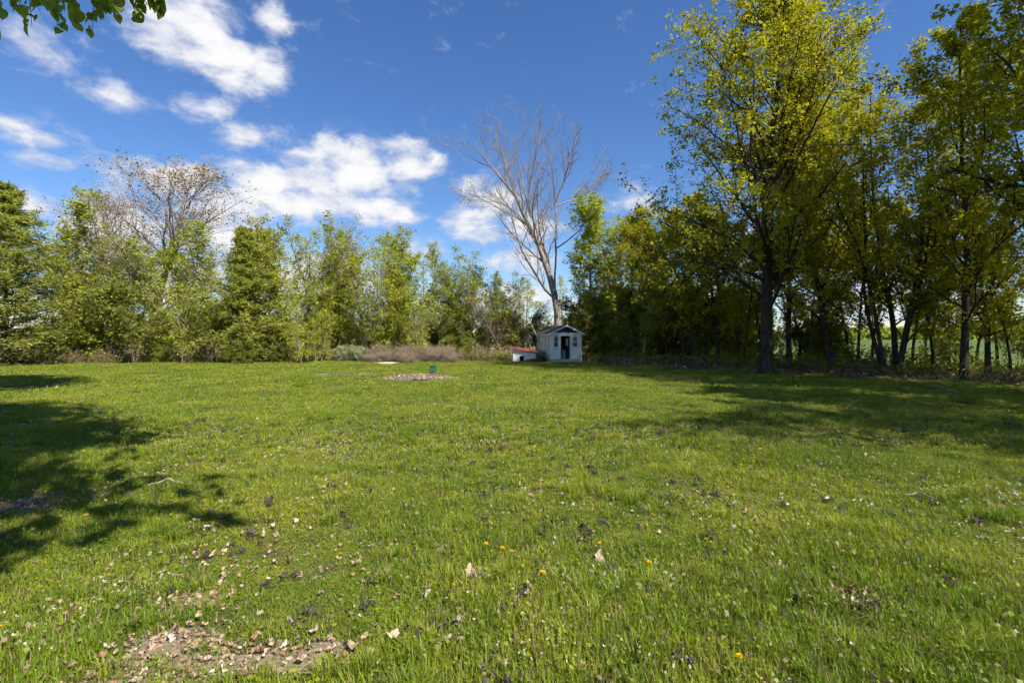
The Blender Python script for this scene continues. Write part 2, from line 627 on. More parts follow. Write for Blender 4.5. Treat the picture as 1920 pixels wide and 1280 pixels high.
def skeleton_tree(name, seed, mains, bark, levels, leaf=None, lmat=None):
    """tree whose main stems are given as polylines [(points, r0, r1)]; levels of finer branches grow on them"""
    g = np.random.default_rng(seed)
    S = 14
    P = np.stack([resample(m[0], S) for m in mains])
    P[:, 1:-1] += g.normal(0, 0.035, P[:, 1:-1].shape)
    t = np.linspace(0, 1, S + 1)
    Rr = np.stack([m[1] + (m[2] - m[1]) * t ** 0.8 for m in mains])
    wood = [tubes(P, Rr, 9)]
    cur, rad = P, Rr
    out = []
    for (n, t0, ang, ratio, up, Sg, K, wob, trop, rr, tp_) in levels:
        p, d, L, r = spawn(cur, rad, n, g, t0, 1.0, ang, ratio, up, tp_, rr, rmin=0.006)
        cur, rad = grow(p, d, np.maximum(L, 0.12), r, Sg, g, wob, trop, 0.3)
        wood.append(tubes(cur, rad, K))
        out.append(cur)
    lf = None
    if leaf:
        lf = [leaves_on(cur, leaf[0], g, leaf[1], leaf[2], leaf[3])]
    return finish_tree(name, wood, lf, bark, lmat, g)


# ------------------------------------------------------------------ the setting: ground, field, far wood
def ground_mat():
    m, k = mat('lawn_soil')
    gpos = k.n('ShaderNodeNewGeometry').outputs['Position']
    n1 = k.noise(gpos, 0.35, 4, 0.6)
    n2 = k.noise(gpos, 9.0, 6, 0.65)
    n3 = k.noise(gpos, 60.0, 4, 0.7)
    col = k.mix(k.smooth(n2, 0.35, 0.7), (0.055, 0.060, 0.018), (0.105, 0.115, 0.03))
    col = k.mix(k.math('MULTIPLY', k.smooth(n3, 0.5, 0.72), 0.55), col, (0.17, 0.125, 0.07))
    col = k.mix(k.math('MULTIPLY', k.smooth(n1, 0.48, 0.7), 0.35), col, (0.17, 0.19, 0.035))
    # beyond the tree lines: stubble field
    sep = k.n('ShaderNodeSeparateXYZ')
    k.l(gpos, sep.inputs[0])
    far = k.smooth(sep.outputs[1], 40, 44)
    col = k.mix(far, col, k.mix(n2, (0.17, 0.16, 0.07), (0.27, 0.24, 0.12)))
    # leaf litter and moss under the right-hand trees
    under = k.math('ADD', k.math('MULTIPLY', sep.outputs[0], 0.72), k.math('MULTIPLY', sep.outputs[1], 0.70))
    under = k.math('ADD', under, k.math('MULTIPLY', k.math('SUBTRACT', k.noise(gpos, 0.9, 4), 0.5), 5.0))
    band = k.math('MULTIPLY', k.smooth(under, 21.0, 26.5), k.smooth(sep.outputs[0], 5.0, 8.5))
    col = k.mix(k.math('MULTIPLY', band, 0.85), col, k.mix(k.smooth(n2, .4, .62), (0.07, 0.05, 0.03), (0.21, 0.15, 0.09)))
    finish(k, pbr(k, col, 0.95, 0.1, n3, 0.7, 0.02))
    return m


def build_ground():
    xs = np.concatenate((-np.geomspace(1800, 42, 22), np.arange(-40, 40.1, 0.5), np.geomspace(42, 1800, 22)))
    ys = np.concatenate((-np.geomspace(900, 12, 14), np.arange(-10, 44.1, 0.5), np.geomspace(46, 2600, 24)))
    Xg, Yg = np.meshgrid(xs, ys)
    V = np.stack((Xg, Yg, gz(Xg, Yg)), -1).reshape(-1, 3)
    nx, ny = len(xs), len(ys)
    i = np.arange(ny - 1)[:, None] * nx + np.arange(nx - 1)[None]
    F = np.stack((i, i + 1, i + nx + 1, i + nx), -1).reshape(-1, 4)
    o = link('ground', mesh_np('ground', V, F, mats=(ground_mat(),)))
    tag(o, 'lawn and earth of the back garden', None, None, 'structure')
    m, k = mat('young_crop')
    gpos = k.n('ShaderNodeNewGeometry').outputs['Position']
    n = k.noise(gpos, 0.25, 5, 0.6)
    n2 = k.noise(gpos, 3.0, 5, 0.7)
    col = k.mix(k.smooth(n, .3, .7), (0.060, 0.105, 0.024), (0.095, 0.145, 0.035))
    col = k.mix(k.math('MULTIPLY', n2, 0.5), col, (0.13, 0.14, 0.05))
    finish(k, pbr(k, col, 0.95, 0.1, n2, 0.6, 0.1))
    pts = [(15.5, 33), (31, 17), (60, 2), (700, -60), (900, 420), (60, 420), (18, 120)]
    me = bpy.data.meshes.new('field')
    me.from_pydata([(x, y, 0.05) for x, y in pts], [], [tuple(range(len(pts)))])
    me.materials.append(m)
    tag(link('field', me), 'green crop field beyond the right-hand trees', None, None, 'structure')


build_ground()


def far_wood():
    g = np.random.default_rng(77)
    P = []
    for i in range(420):
        a = g.uniform(-1.15, 1.15)
        d = g.uniform(330, 460)
        hgt = g.uniform(6, 13) * (1 + .4 * math.sin(a * 9))
        c = np.array([d * math.sin(a), d * math.cos(a), hgt * .45])
        q = g.normal(0, 1, (60, 3))
        q = unit(q) * g.random((60, 1)) ** .4 * np.array([hgt * .55, hgt * .55, hgt * .5]) + c
        q[:, 2] = np.maximum(q[:, 2], .3)
        P.append(q)
    p = np.concatenate(P)
    V, F = kites(p, g, 2.6, 0.1, 0.9, 0.2)
    o = link('far_wood', mesh_np('far_wood', V, F, mats=(L_DARKG,), attrs={'tint': g.random(len(F))}, smooth=False))
    tag(o, 'low dark line of woods on the horizon beyond the fields', 'woods', None, 'stuff')


far_wood()


# ------------------------------------------------------------------ trees
PROTO = {}


def put(kind, xpx, d, top, label, group=None, rz=None, wx=1.0, name=None, X=None):
    """set a tree of a kind with its base at photo column xpx and depth d, its top at photo row top"""
    proto, H0, used = PROTO[kind]
    o = copy_tree(proto) if used else proto
    PROTO[kind][2] = True
    x = at(xpx, d) if X is None else X
    h = zt(top, d)
    s = h / H0
    if kind in ('pop_c', 'sparse', 'pop_b', 'pop_a'):
        wx *= 1.16
    o.location = (x, d, float(gz(x, d)))
    o.scale = (s * wx, s * wx, s)
    o.rotation_euler = (0, 0, rng.uniform(0, 6.28) if rz is None else rz)
    cat = 'shrub' if 'shrub' in o.name or 'bramble' in o.name else 'tree'
    tag(o, label, cat, group)
    return o


def reg(kind, root, H):
    PROTO[kind] = [root, H, False]


def poplar_prof(R0, low=.5):
    return lambda t: R0 * max(0.30, (min(1, low + t * 1.6)) * (1 - max(0, t - .5) / .66) ** 0.7)


reg('pop_a', decid('poplar_tree', 101, 9.0, poplar_prof(1.75), 0.10, 46, 0.10, (35, 62), 0.15, 0.09, 0.10, 5, 7, 4, M_BARKL, L_POP), 9.0)
reg('pop_b', decid('poplar_tree', 102, 9.0, poplar_prof(1.45, .6), 0.09, 42, 0.08, (30, 58), 0.15, 0.10, 0.10, 5, 7, 4, M_BARKL, L_LIME), 9.0)
reg('pop_c', decid('poplar_tree', 103, 9.0, poplar_prof(1.35, .45), 0.085, 34, 0.14, (32, 60), 0.2, 0.10, 0.10, 4, 7, 4, M_BARKL, L_POPB), 9.0)
reg('pop_d', decid('poplar_tree', 104, 9.0, poplar_prof(1.9, .55), 0.11, 50, 0.10, (35, 65), 0.1, 0.08, 0.10, 4, 7, 4, M_BARKL, L_POP, stems=3), 9.0)
reg('sparse', decid('poplar_tree', 105, 9.0, poplar_prof(1.3, .4), 0.075, 30, 0.2, (30, 55), 0.2, 0.08, 0.095, 3, 7, 4, M_BARKL, L_POPB, stems=2), 9.0)
reg('larch', larch('larch_tree', 106, 10.5, 4.1), 10.5)
reg('larch_slim', larch('larch_tree', 107, 8.5, 2.7), 8.5)
reg('sap_a', decid('sapling', 110, 4.2, lambda t: 0.3 + 0.75 * math.sin(math.pi * min(1, t * .9 + .1)), 0.035, 20, 0.06, (35, 70), 0.1, 0.08, 0.09, 4, 6, 3, M_BARKL, L_LIME, stems=3), 4.2)
reg('sap_b', decid('sapling', 111, 4.2, lambda t: 0.3 + 0.65 * math.sin(math.pi * min(1, t * .9 + .1)), 0.03, 20, 0.1, (35, 70), 0.1, 0.08, 0.09, 3, 6, 3, M_BARKL, L_POP, stems=4), 4.2)
reg('sap_c', decid('sapling', 112, 4.2, lambda t: 0.25 + 0.55 * math.sin(math.pi * min(1, t * .9 + .1)), 0.03, 20, 0.2, (25, 60), 0.1, 0.08, 0.11, 2, 7, 4, M_TWIG, L_DARKG, stems=4), 4.2)
reg('shrub', decid('shrub', 113, 1.8, lambda t: 0.5 + 0.7 * math.sin(math.pi * min(1, t * .8 + .15)), 0.022, 22, 0.03, (40, 80), 0.1, 0.05, 0.11, 7, 6, 3, M_TWIG, L_DARKG, stems=5), 1.8)
reg('blossom', decid('blossom_shrub', 114, 1.6, lambda t: 0.4 + 0.65 * math.sin(math.pi * min(1, t * .8 + .15)), 0.02, 22, 0.03, (40, 80), 0.1, 0.05, 0.09, 7, 6, 3, M_TWIG, L_WHITE, stems=5), 1.6)
reg('bramble', decid('bramble_shrub', 115, 1.5, lambda t: 0.7 + 0.5 * t, 0.014, 26, 0.03, (30, 80), 0.1, -0.04, 0.05, 1, 7, 4, M_BRAM, L_BUD, stems=7, wob=.12), 1.5)

# tree with bare budding top, behind the left part of the line
reg('budding', decid('budding_tree', 120, 12.0, lambda t: 4.6 * max(.25, math.sin(math.pi * min(1, t * .85 + .12))), 0.2, 34, 0.22, (25, 55), 0.22, 0.09, 0.07, 3, 10, 6, M_BARKD, L_BUD, spread=.10, lvar=(.75, 1.2)), 12.0)
reg('bare', decid('bare_tree', 121, 9.0, poplar_prof(1.9), 0.09, 36, 0.2, (22, 45), 0.3, 0.10, 0.07, 1, 9, 6, M_BARKD, L_BUD, stems=3), 9.0)

r3 = random.Random(21)
G_BACK = 'trees of the back row'
put('larch', 8, 27.6, 346, 'broad feathery larch at the far left, foliage down to the ground', None, wx=1.12)
put('larch_slim', 467, 31, 424, 'darker feathery conifer standing among the pale poplars')
put('pop_a', 112, 31.5, 366, 'leafy poplar rising just right of the broad larch', G_BACK)
put('budding', 272, 35, 322, 'wide tree with bare brown budding top above the left tree line', wx=1.75)
put('budding', 205, 36, 362, 'smaller brown budding tree just left of the wide one', None, rz=2.5, wx=1.3)
put('pop_d', 215, 32, 410, 'leafy poplar in front of the left half of the brown budding tree', G_BACK)
put('pop_c', 318, 32.5, 455, 'thin pale poplar in front of the right half of the brown budding tree', G_BACK, wx=1.2)
put('pop_c', 402, 33, 426, 'pale poplar just left of the dark slim conifer', G_BACK, wx=1.15)
put('pop_a', 538, 32, 412, 'dense green poplar just right of the dark slim conifer', G_BACK)
put('bare', 612, 35, 418, 'greyish tree with bare upright twigs between two leafy poplars')
put('pop_c', 655, 34, 432, 'pale poplar just right of the bare grey tree', G_BACK)
put('pop_d', 700, 33, 416, 'widest leafy poplar of the line, behind the bramble thicket', G_BACK)
put('pop_b', 768, 34, 438, 'lime-green poplar left of the slim isolated poplar', G_BACK)
put('pop_c', 829, 34, 448, 'slim isolated poplar with narrow top against blue sky', G_BACK, wx=.72)
put('sparse', 897, 35, 460, 'thin see-through poplar left of the leaning dead tree', G_BACK)
put('sparse', 985, 36, 505, 'low sparse poplar beside the trunk of the leaning dead tree', G_BACK)
put('pop_b', 1104, 34, 388, 'bright lime poplar directly right of the leaning dead trunk', G_BACK, wx=1.1)
put('pop_b', 1160, 32.5, 396, 'bright lime poplar between the dead tree and the dark maples', G_BACK, wx=1.2)
put('pop_a', 1205, 31, 430, 'poplar half hidden by the low maple boughs', G_BACK)
put('pop_d', 165, 34, 432, 'poplar filling the gap between the far left poplar and the budding tree', G_BACK)
put('pop_b', 362, 34, 462, 'short lime-green poplar right of the budding tree trunk', G_BACK)
put('pop_b', 592, 33, 486, 'short lime-green poplar below the bare grey tree', G_BACK, wx=1.1)
put('pop_b', 733, 32.5, 470, 'lower lime poplar right of the widest leafy poplar', G_BACK, wx=1.2)
put('pop_d', 385, 34.5, 436, 'broad leafy tree between the budding tree and the dark conifer', G_BACK)
put('pop_d', 590, 36, 430, 'broad leafy tree behind the bare grey tree', G_BACK)
put('pop_d', 870, 37, 478, 'broad leafy tree behind the thin see-through poplar', G_BACK)
put('sparse', 797, 35, 482, 'low thin poplar between the lime poplar and the slim isolated one', G_BACK)
put('pop_c', 866, 36, 500, 'low pale poplar right of the slim isolated poplar', G_BACK)
put('pop_d', 938, 36, 520, 'low leafy poplar above the red-roofed hut', G_BACK, wx=.9)
put('sparse', 1018, 37, 515, 'low thin poplar behind the shed roof', G_BACK, wx=1.2)
put('pop_c', 1128, 36, 420, 'paler poplar tucked between the two bright lime ones', G_BACK, wx=1.2)
for xq, dq, tq, kk, lab in ((140, 33.5, 452, 'pop_c', 'slender pale tree right of the leafy poplar by the broad larch'), (188, 35, 440, 'sparse', 'thin tree left of the budding trunk'), (250, 33, 476, 'pop_b', 'short lime tree under the left side of the budding crown'),
                            (345, 35, 470, 'sparse', 'thin tree under the right rim of the budding crown'), (430, 34.5, 448, 'pop_c', 'slender pale tree touching the left side of the dark conifer'), (505, 34, 440, 'pop_c', 'slender pale tree touching the right side of the dark conifer'),
                            (570, 35, 440, 'sparse', 'thin tree left of the bare grey tree'), (632, 33.5, 470, 'pop_b', 'low lime tree in front of the bare grey tree'), (672, 35.5, 428, 'pop_c', 'slender tree at the left rim of the widest poplar'),
                            (722, 35, 430, 'pop_c', 'slender tree at the right rim of the widest poplar'), (750, 33, 500, 'pop_a', 'short dense tree behind the bramble thicket'), (812, 36, 500, 'pop_c', 'short pale tree left of the slim isolated poplar'),
                            (848, 34, 520, 'pop_b', 'short lime tree right of the slim isolated poplar'), (915, 34.5, 505, 'pop_c', 'short pale tree right of the thin see-through poplar'), (962, 37, 520, 'sparse', 'short thin tree above the hut roof')):
    put(kk, xq, dq, tq, lab, G_BACK, wx=r3.uniform(.9, 1.2))
put('sparse', 1058, 35, 470, 'sparse young poplar close behind the dead trunk', G_BACK)

G_SAP = 'leafy saplings under the back tree line'
r1 = random.Random(3)
x = 128
while x < 945:
    k_ = r1.choice(['sap_a', 'sap_a', 'sap_b', 'sap_b', 'sap_c']) if x < 800 else r1.choice(['sap_b', 'sap_c', 'sap_c'])
    d = r1.uniform(29.2, 32.5) if x < 600 else r1.uniform(32, 36)
    put(k_, x, d, r1.uniform(520, 590), 'leafy young sapling ' + ('between the broad larch and the budding tree' if x < 215 else 'under the brown budding tree' if x < 385 else 'around the foot of the dark slim conifer' if x < 545 else
        'between the dark conifer and the brambles' if x < 700 else 'standing behind the bare brambles' if x < 860 else 'between the brambles and the red-roofed hut'), G_SAP, wx=r1.uniform(.9, 1.3))
    x += r1.uniform(20, 34)
for i in range(12):
    put(r1.choice(['sap_b', 'sap_c', 'sap_a']), 1112 + i * 11 + r1.uniform(-5, 5), r1.uniform(31, 35), r1.uniform(520, 600),
        'leafy sapling in the thicket just right of the white shed', 'saplings right of the shed', wx=1.2)
G_SH = 'low shrubs at the foot of the back tree line'
for i in range(16):
    x = r1.uniform(90, 935)
    put('shrub', x, (29.5 if x < 600 else 33) + r1.uniform(0, 2.5), r1.uniform(638, 658), 'low leafy shrub at the foot of the back row of trees', G_SH)
for x in (640, 672):
    put('blossom', x, 31.5, 654, 'white-flowering shrub at the lawn edge left of the brambles', 'white-flowering shrubs')
for i in range(11):
    put('bramble', 690 + i * 15.5, r1.uniform(31, 32.6), r1.uniform(648, 661), 'bare grey-brown bramble thicket at the lawn edge', 'bare brambles', wx=1.25)

for i, (xq, tq) in enumerate(((935, 560), (955, 575), (972, 566), (990, 580), (1010, 572), (1078, 560), (1100, 590))):
    put('bare' if i % 2 == 0 else 'sap_c', xq, 34.5 + .5 * (i % 3), tq, 'brown twiggy bush in the gap behind the hut and the shed', 'twiggy bushes behind the hut', wx=2.2 if i % 2 == 0 else 1.3)

# the leaning dead tree, its main stems laid out as they stand
def dead_tree():
    d0 = 33.0
    bx = at(1052, d0)
    def p(x, y, dy=0.0):
        return (at(x, d0) - bx, dy, zt(y, d0))
    base = (0, 0, -0.1)
    mains = [([base, p(1046, 590), p(1040, 545), p(1026, 490), p(1008, 445), p(985, 400, -.3), p(965, 355, -.6), p(928, 312, -.9), p(880, 262, -1.2)], 0.34, 0.02),
             ([p(1028, 495), p(1012, 440, .2), p(1000, 395, .5), p(985, 345, .8), p(975, 290, 1.2), p(962, 225, 1.4)], 0.12, 0.014),
             ([p(1040, 560), p(1043, 470, .4), p(1044, 380, .6), p(1038, 310, .5), p(1028, 250, .3), p(1012, 220, .3)], 0.085, 0.013),
             ([p(1044, 362, .6), p(1062, 310, .2), p(1072, 265, -.3), p(1080, 235, -.5)], 0.075, 0.012),
             ([p(1044, 368, .6), p(1085, 350, 1.2), p(1120, 325, 1.8), p(1155, 300, 2.2)], 0.055, 0.01),
             ([p(1010, 447), p(975, 395, .8), p(940, 372, 1.2), p(900, 345, 1.7), p(868, 330, 2)], 0.065, 0.01),
             ([p(1000, 425), p(965, 390, -.9), p(915, 368, -1.6), p(872, 372, -2)], 0.055, 0.01),
             ([p(1042, 455, .4), p(1085, 425, -.5), p(1110, 365, -.9), p(1125, 315, -1.1)], 0.055, 0.01),
             ([p(985, 400, -.3), p(990, 350, -1.0), p(1000, 300, -1.4), p(1008, 255, -1.7)], 0.055, 0.01),
             ([p(965, 355, -.6), p(950, 300, -.2), p(935, 250, .2), p(928, 225, .3)], 0.055, 0.01)]
    lv = [(13, 0.25, (22, 50), 0.36, 0.16, 6, 5, 0.12, 0.06, 0.45, 0.45),
          (9, 0.12, (22, 50), 0.46, 0.10, 4, 3, 0.14, 0.05, 0.55, 0.4),
          (7, 0.12, (25, 55), 0.55, 0.06, 3, 3, 0.16, 0.02, 0.6, 0.4)]
    o = skeleton_tree('dead_tree', 31, mains, M_BARKD, lv)
    o.location = (bx, d0, 0)
    o.scale = (1, 1, .955)
    tag(o, 'tall leaning dead tree with bare pale branches behind the shed', 'tree')


dead_tree()
# pale leaning pole-like dead sapling left of the shed
pl = skeleton_tree('dead_sapling', 33, [([(at(1026, 33), 33, 0), (at(998, 33), 33.1, zt(612, 33)), (at(969, 33), 33.3, zt(548, 33.3))], .035, .018)], M_BIRCH, [(3, .5, (20, 40), .2, .1, 3, 3, .1, .02, .5, .4)])
tag(pl, 'thin pale dead stem leaning to the left beside the shed chimney', 'tree')


# maples on the right
def maple_prof(R0, peak=.42):
    return lambda t: R0 * max(.15, math.sin(math.pi * min(1, max(0.02, (t * .86 + .14)))) ** .75 * (1 if t < .55 else 1 - (t - .55) * .75))


reg('maple_big', decid('maple_tree', 130, 19.0, maple_prof(6.2), 0.30, 54, 0.17, (42, 74), 0.10, 0.055, 0.124, 21, 9, 5, M_BARKM, L_MAPLE, spread=.11, wob=.03, lean=(-.02, 0), leaf_t0=.45, lvar=(.72, 1.14), side=(-.95, -.2, .26)), 19.0)
reg('maple_mid', decid('maple_tree', 131, 15.0, maple_prof(4.3), 0.155, 36, 0.17, (35, 62), 0.15, 0.08, 0.115, 14, 8, 5, M_BARKM, L_MAPLE, spread=.10, leaf_t0=.45), 15.0)
reg('maple_multi', decid('maple_tree', 132, 14.0, maple_prof(3.9), 0.13, 36, 0.14, (32, 60), 0.15, 0.08, 0.11, 9, 8, 4, M_BARKM, L_MAPLE, stems=5, spread=.09, leaf_t0=.45), 14.0)
reg('maple_low', decid('maple_tree', 133, 9.0, maple_prof(3.6), 0.12, 32, 0.14, (50, 85), 0.0, 0.05, 0.11, 8, 8, 4, M_BARKM, L_MAPLE, spread=.09, leaf_t0=.45), 9.0)
reg('maple_thin', decid('young_maple', 134, 9.0, lambda t: .25 if t < .25 else 1.9 * math.sin(math.pi * min(1, t * .9 + .08)), 0.085, 26, 0.24, (40, 70), 0.1, 0.06, 0.11, 7, 7, 4, M_BARKM, L_MAPLE, spread=.10), 9.0)
reg('birch', decid('birch_tree', 135, 15.0, lambda t: 1.9 * max(.12, math.sin(math.pi * min(1, t * .8 + .15))), 0.075, 44, 0.3, (25, 45), 0.2, 0.08, 0.09, 2, 8, 5, M_BARKL, L_POPB), 15.0)

put('maple_big', 1436, 21.3, -20, 'tallest maple on the right with thick forked trunk and wide crown', None, rz=0.0)
put('maple_mid', 1478, 24.6, 190, 'slender maple close beside the thick forked trunk', None, rz=1.0)
put('maple_mid', 1560, 22.3, 105, 'single-stemmed maple between the thick trunk and the clump of stems', None, rz=2.1)
put('maple_multi', 1672, 20.0, 130, 'clump of several dark maple stems rising from one base', None, rz=0.2)
put('maple_mid', 1810, 18.0, 60, 'dark straight maple trunk near the right edge of the lawn', None, rz=4.0)
put('maple_low', 1852, 19.0, 330, 'short forked maple at the right edge behind the straight trunk', None, rz=1.4)
put('maple_low', 1285, 29.5, 372, 'spreading maple with low boughs right of the shed', None, wx=1.0)
put('maple_low', 1345, 27.0, 395, 'spreading low maple left of the thick forked trunk', None)
put('maple_big', 0, 12.0, -560, 'tall maple just beyond the right edge, boughs hanging into the corner', None, X=15.6, rz=2.2)
put('maple_mid', 0, 13.0, -300, 'shade maple outside the view, second row on the right', None, X=20.6)
put('maple_mid', 0, 17.8, -60, 'shade maple just outside the view at the right, by the field', None, X=23.4)
put('maple_multi', 0, 9.3, -600, 'many-stemmed shade maple outside the view, between the two rows', None, X=17.8)
put('maple_mid', 0, 7.0, -1050, 'shade maple outside the view on the right, nearer the house', None, X=13.6)
put('maple_multi', 0, 1.6, -6800, 'many-stemmed shade maple outside the view on the right', None, X=14.8)
r2 = random.Random(9)
G_TH = 'thin dark maples under the boughs'
for xq, dq, lab in ((1182, 32.5, 'leftmost thin dark maple stem right of the shed'), (1205, 33, 'second thin maple stem right of the shed'), (1228, 31.5, 'third thin maple stem right of the shed'),
                    (1250, 31, 'thin maple stem just left of the spreading low maple'), (1300, 27.6, 'thin maple stem between the two spreading low maples'), (1322, 28, 'thin maple stem close left of the second low maple'),
                    (1366, 26.5, 'thin maple stem close right of the second low maple'), (1384, 27.5, 'set-back thin maple stem left of the thick forked trunk'), (1397, 25.0, 'nearest thin stem left of the thick forked trunk'),
                    (1520, 24.5, 'thin maple stem left of the single-stemmed maple'), (1610, 23.5, 'thin maple stem left of the clump of stems'), (1750, 20.5, 'thin bent stem between the clump and the straight trunk'),
                    (1895, 18.5, 'thin maple stem at the right picture edge'), (1428, 27.5, 'thin stem showing just left behind the thick trunk'), (1500, 27, 'thin set-back stem right of the thick trunk'), (1540, 28, 'thin set-back stem left behind the single-stemmed maple'), (1590, 25.5, 'thin stem right of the single-stemmed maple'),
                    (1636, 26, 'thin set-back stem left of the clump'), (1712, 23, 'thin stem right of the clump'), (1735, 26, 'thin set-back stem right of the clump'), (1780, 23.5, 'thin stem left of the dark straight trunk'), (1832, 21.5, 'thin stem right of the dark straight trunk'), (1870, 23, 'thin set-back stem near the right edge')):
    put('maple_thin', xq, dq, r2.uniform(385, 440), lab, G_TH)
for xq, dq, tq in ((1545, 31, 62), (1640, 29, 112), (1755, 27, 118)):
    put('birch', xq, dq, tq, {1545: 'bare-topped birch behind the gap right of the tallest maple', 1640: 'pale birch showing above the clump of stems', 1755: 'pale birch behind the right-edge maple boughs'}[xq])
G_RS = 'shrubs under the right-hand trees'
for i in range(28):
    t = r2.random() ** 1.7
    x_, d_ = (5.2 + 12.5 * t, 33.5 - 13.0 * t)
    k_ = r2.choice(['shrub', 'shrub', 'sap_c', 'sap_b'])
    o = put(k_, 0, d_ + r2.uniform(.3, 3.2), r2.uniform(590, 635) if t < .45 else r2.uniform(645, 672), 'shaded undergrowth bush between the trunks of the right-hand trees', G_RS, X=x_ + r2.uniform(.2, 2.0))


for i in range(20):
    t = r2.random() * (.3 if i < 9 else 1.0)
    x_, d_ = 8 + 17 * t, 37 - 17 * t
    put(r2.choice(['sap_b', 'sap_c', 'sap_c', 'shrub']), 0, d_ + r2.uniform(-1, 1.5), r2.uniform(560, 618), 'leafy bush at the field edge behind the right-hand trunks', 'bushes at the field edge', X=x_ + r2.uniform(-.8, .8))

# ------------------------------------------------------------------ linden whose bough hangs into the top left corner
def heart_leaf():
    g = np.random.default_rng(4)
    out = [(0, 0), (.22, -.10), (.42, .0), (.50, .22), (.44, .48), (.30, .72), (.13, .90), (0, 1.08)]
    mid = [(0, 0), (0, .0), (0, .12), (0, .3), (0, .5), (0, .72), (0, .9), (0, 1.08)]
    V, F = [], []
    n = len(out)
    for s in (1, -1):
        b = len(V)
        for (ox, oy), (mx_, my) in zip(out, mid):
            V.append((s * ox, oy, abs(ox) * .28 - .22 * oy * oy))
            V.append((0, my, -.22 * my * my))
        for i in range(n - 1):
            q = (b + 2 * i, b + 2 * i + 2, b + 2 * i + 3, b + 2 * i + 1)
            F.append(q if s > 0 else q[::-1])
    me = mesh_np('leaf', np.array(V) * 0.105, np.array(F), mats=(L_LINDB,), attrs={'tint': g.random(len(F)) * .2 + .3})
    return me


def linden():
    tx, ty = -3.65, 0.45
    g = np.random.default_rng(52)
    root = decid('linden_tree', 140, 15.5, lambda t: 4.3 * max(.2, math.sin(math.pi * min(1, t * .8 + .16)) ** .8), 0.26, 96, 0.36, (55, 86), 0.05, 0.015, 0.21, 11, 8, 5, M_BARK, L_LIND, spread=.2, lvar=(.75, 1.05), side=(.6, -.7, .1))
    root.location = (tx, ty, 0)
    tag(root, 'linden left of the view, its leafy bough hanging into the top left corner', 'tree')
    d = 4.7
    def P(x, y, dd=d):
        return np.array((at(x, dd) - tx, dd - ty, zt(y, dd)))
    # bough and its twigs
    bough = resample([np.array((0, 0, 6.2)), P(-420, -420, 2.9), P(-190, -170, 4.3), P(-60, -95), P(90, -70), P(210, -40), P(285, -8)], 14)[None]
    br = np.linspace(.04, .006, 15)[None]
    wood = [tubes(bough, br, 6)]
    tw = []
    for (x0, y0, x1, y1, dz) in ((-60, -95, 10, 30, .1), (0, -85, -15, 60, -.2), (40, -78, 65, 55, 0), (90, -70, 118, 62, .25), (130, -60, 150, 50, -.2), (170, -50, 178, 60, .1), (210, -40, 225, 30, -.1),
                                 (250, -25, 262, 32, 0.15), (285, -8, 300, 20, 0), (-140, -130, -60, 20, .2), (60, -75, 40, 20, .4), (150, -55, 200, 10, .35), (20, -80, 100, 10, -.35), (230, -35, 200, 20, .3)):
        a, b = P(x0, y0), P(x1, y1, d + dz)
        mid = (a + b) / 2 + np.array([.03, 0, .06])
        tw.append(resample([a, mid, b], 6))
    tw = np.stack(tw)
    wood.append(tubes(tw, np.broadcast_to(np.linspace(.007, .0025, 7), tw.shape[:2]), 4))
    V, F = join(wood)
    bo = link('bough', mesh_np('bough', V, F, mats=(M_TWIG,)), root)
    me = heart_leaf()
    for i in range(len(tw)):
        for j in range(13):
            t = .12 + .88 * (j + g.random() * .8) / 13
            u = min(t * 6, 5.999)
            a = tw[i][int(u)] * (1 - u % 1) + tw[i][int(u) + 1] * (u % 1)
            lf = bpy.data.objects.new('leaf', me)
            COL.objects.link(lf)
            lf.parent = bo
            side = g.uniform(0, 6.28)
            lf.location = a + np.array([math.cos(side), math.sin(side), -.4]) * .025
            lf.rotation_euler = (g.uniform(-1.9, -.7), g.uniform(-.5, .5), side - 1.57)
            s = g.uniform(.6, 1.15)
            lf.scale = (s, s, s)


linden()
# a second shade tree further out on the left
reg('maple_left', decid('maple_tree', 141, 17.0, maple_prof(4.4), 0.22, 50, 0.5, (40, 70), 0.1, 0.06, 0.19, 8, 8, 5, M_BARK, L_LIND, spread=.13), 17.0)
o = put('maple_left', 0, 8.4, -980, 'shade tree outside the view on the left', None, X=-10.9)


# ------------------------------------------------------------------ shed
def paint_mat(name, col, wear=(0.30, 0.27, 0.22), amt=0.6, rough=0.6):
    m, k = mat(name)
    tc = k.n('ShaderNodeTexCoord').outputs['Object']
    n = k.noise(tc, 3.6, 6, 0.75)
    n2 = k.noise(tc, 40.0, 3, 0.6)
    c = k.mix(k.math('MULTIPLY', k.smooth(n, 0.50, 0.72), amt), col, wear)
    c = k.mix(k.math('MULTIPLY', n2, 0.25), c, tuple(v * .6 for v in col))
    finish(k, pbr(k, c, rough, 0.3, n2, 0.2, 0.004))
    return m


M_WHITE = paint_mat('white_paint', (0.76, 0.76, 0.74), amt=.35)
M_SIDING = paint_mat('white_siding', (0.80, 0.785, 0.73), (0.20, 0.185, 0.16), .8)
M_DARK = paint_mat('dark_boards', (0.035, 0.033, 0.038), (0.07, 0.06, 0.06), .5)
M_RED = paint_mat('red_metal', (0.33, 0.085, 0.07), (0.30, 0.17, 0.14), .6, .55)
M_GREEN = paint_mat('green_plastic', (0.03, 0.13, 0.08), (0.06, 0.15, 0.10), .5, .5)
M_STEEL = paint_mat('stove_pipe', (0.33, 0.34, 0.36), (0.20, 0.16, 0.13), .5, .4)
M_WOODP = paint_mat('weathered_board', (0.48, 0.42, 0.33), (0.30, 0.25, 0.19), .6, .8)
M_GREY = paint_mat('grey_cloth', (0.30, 0.31, 0.33), (0.22, 0.22, 0.24), .4)


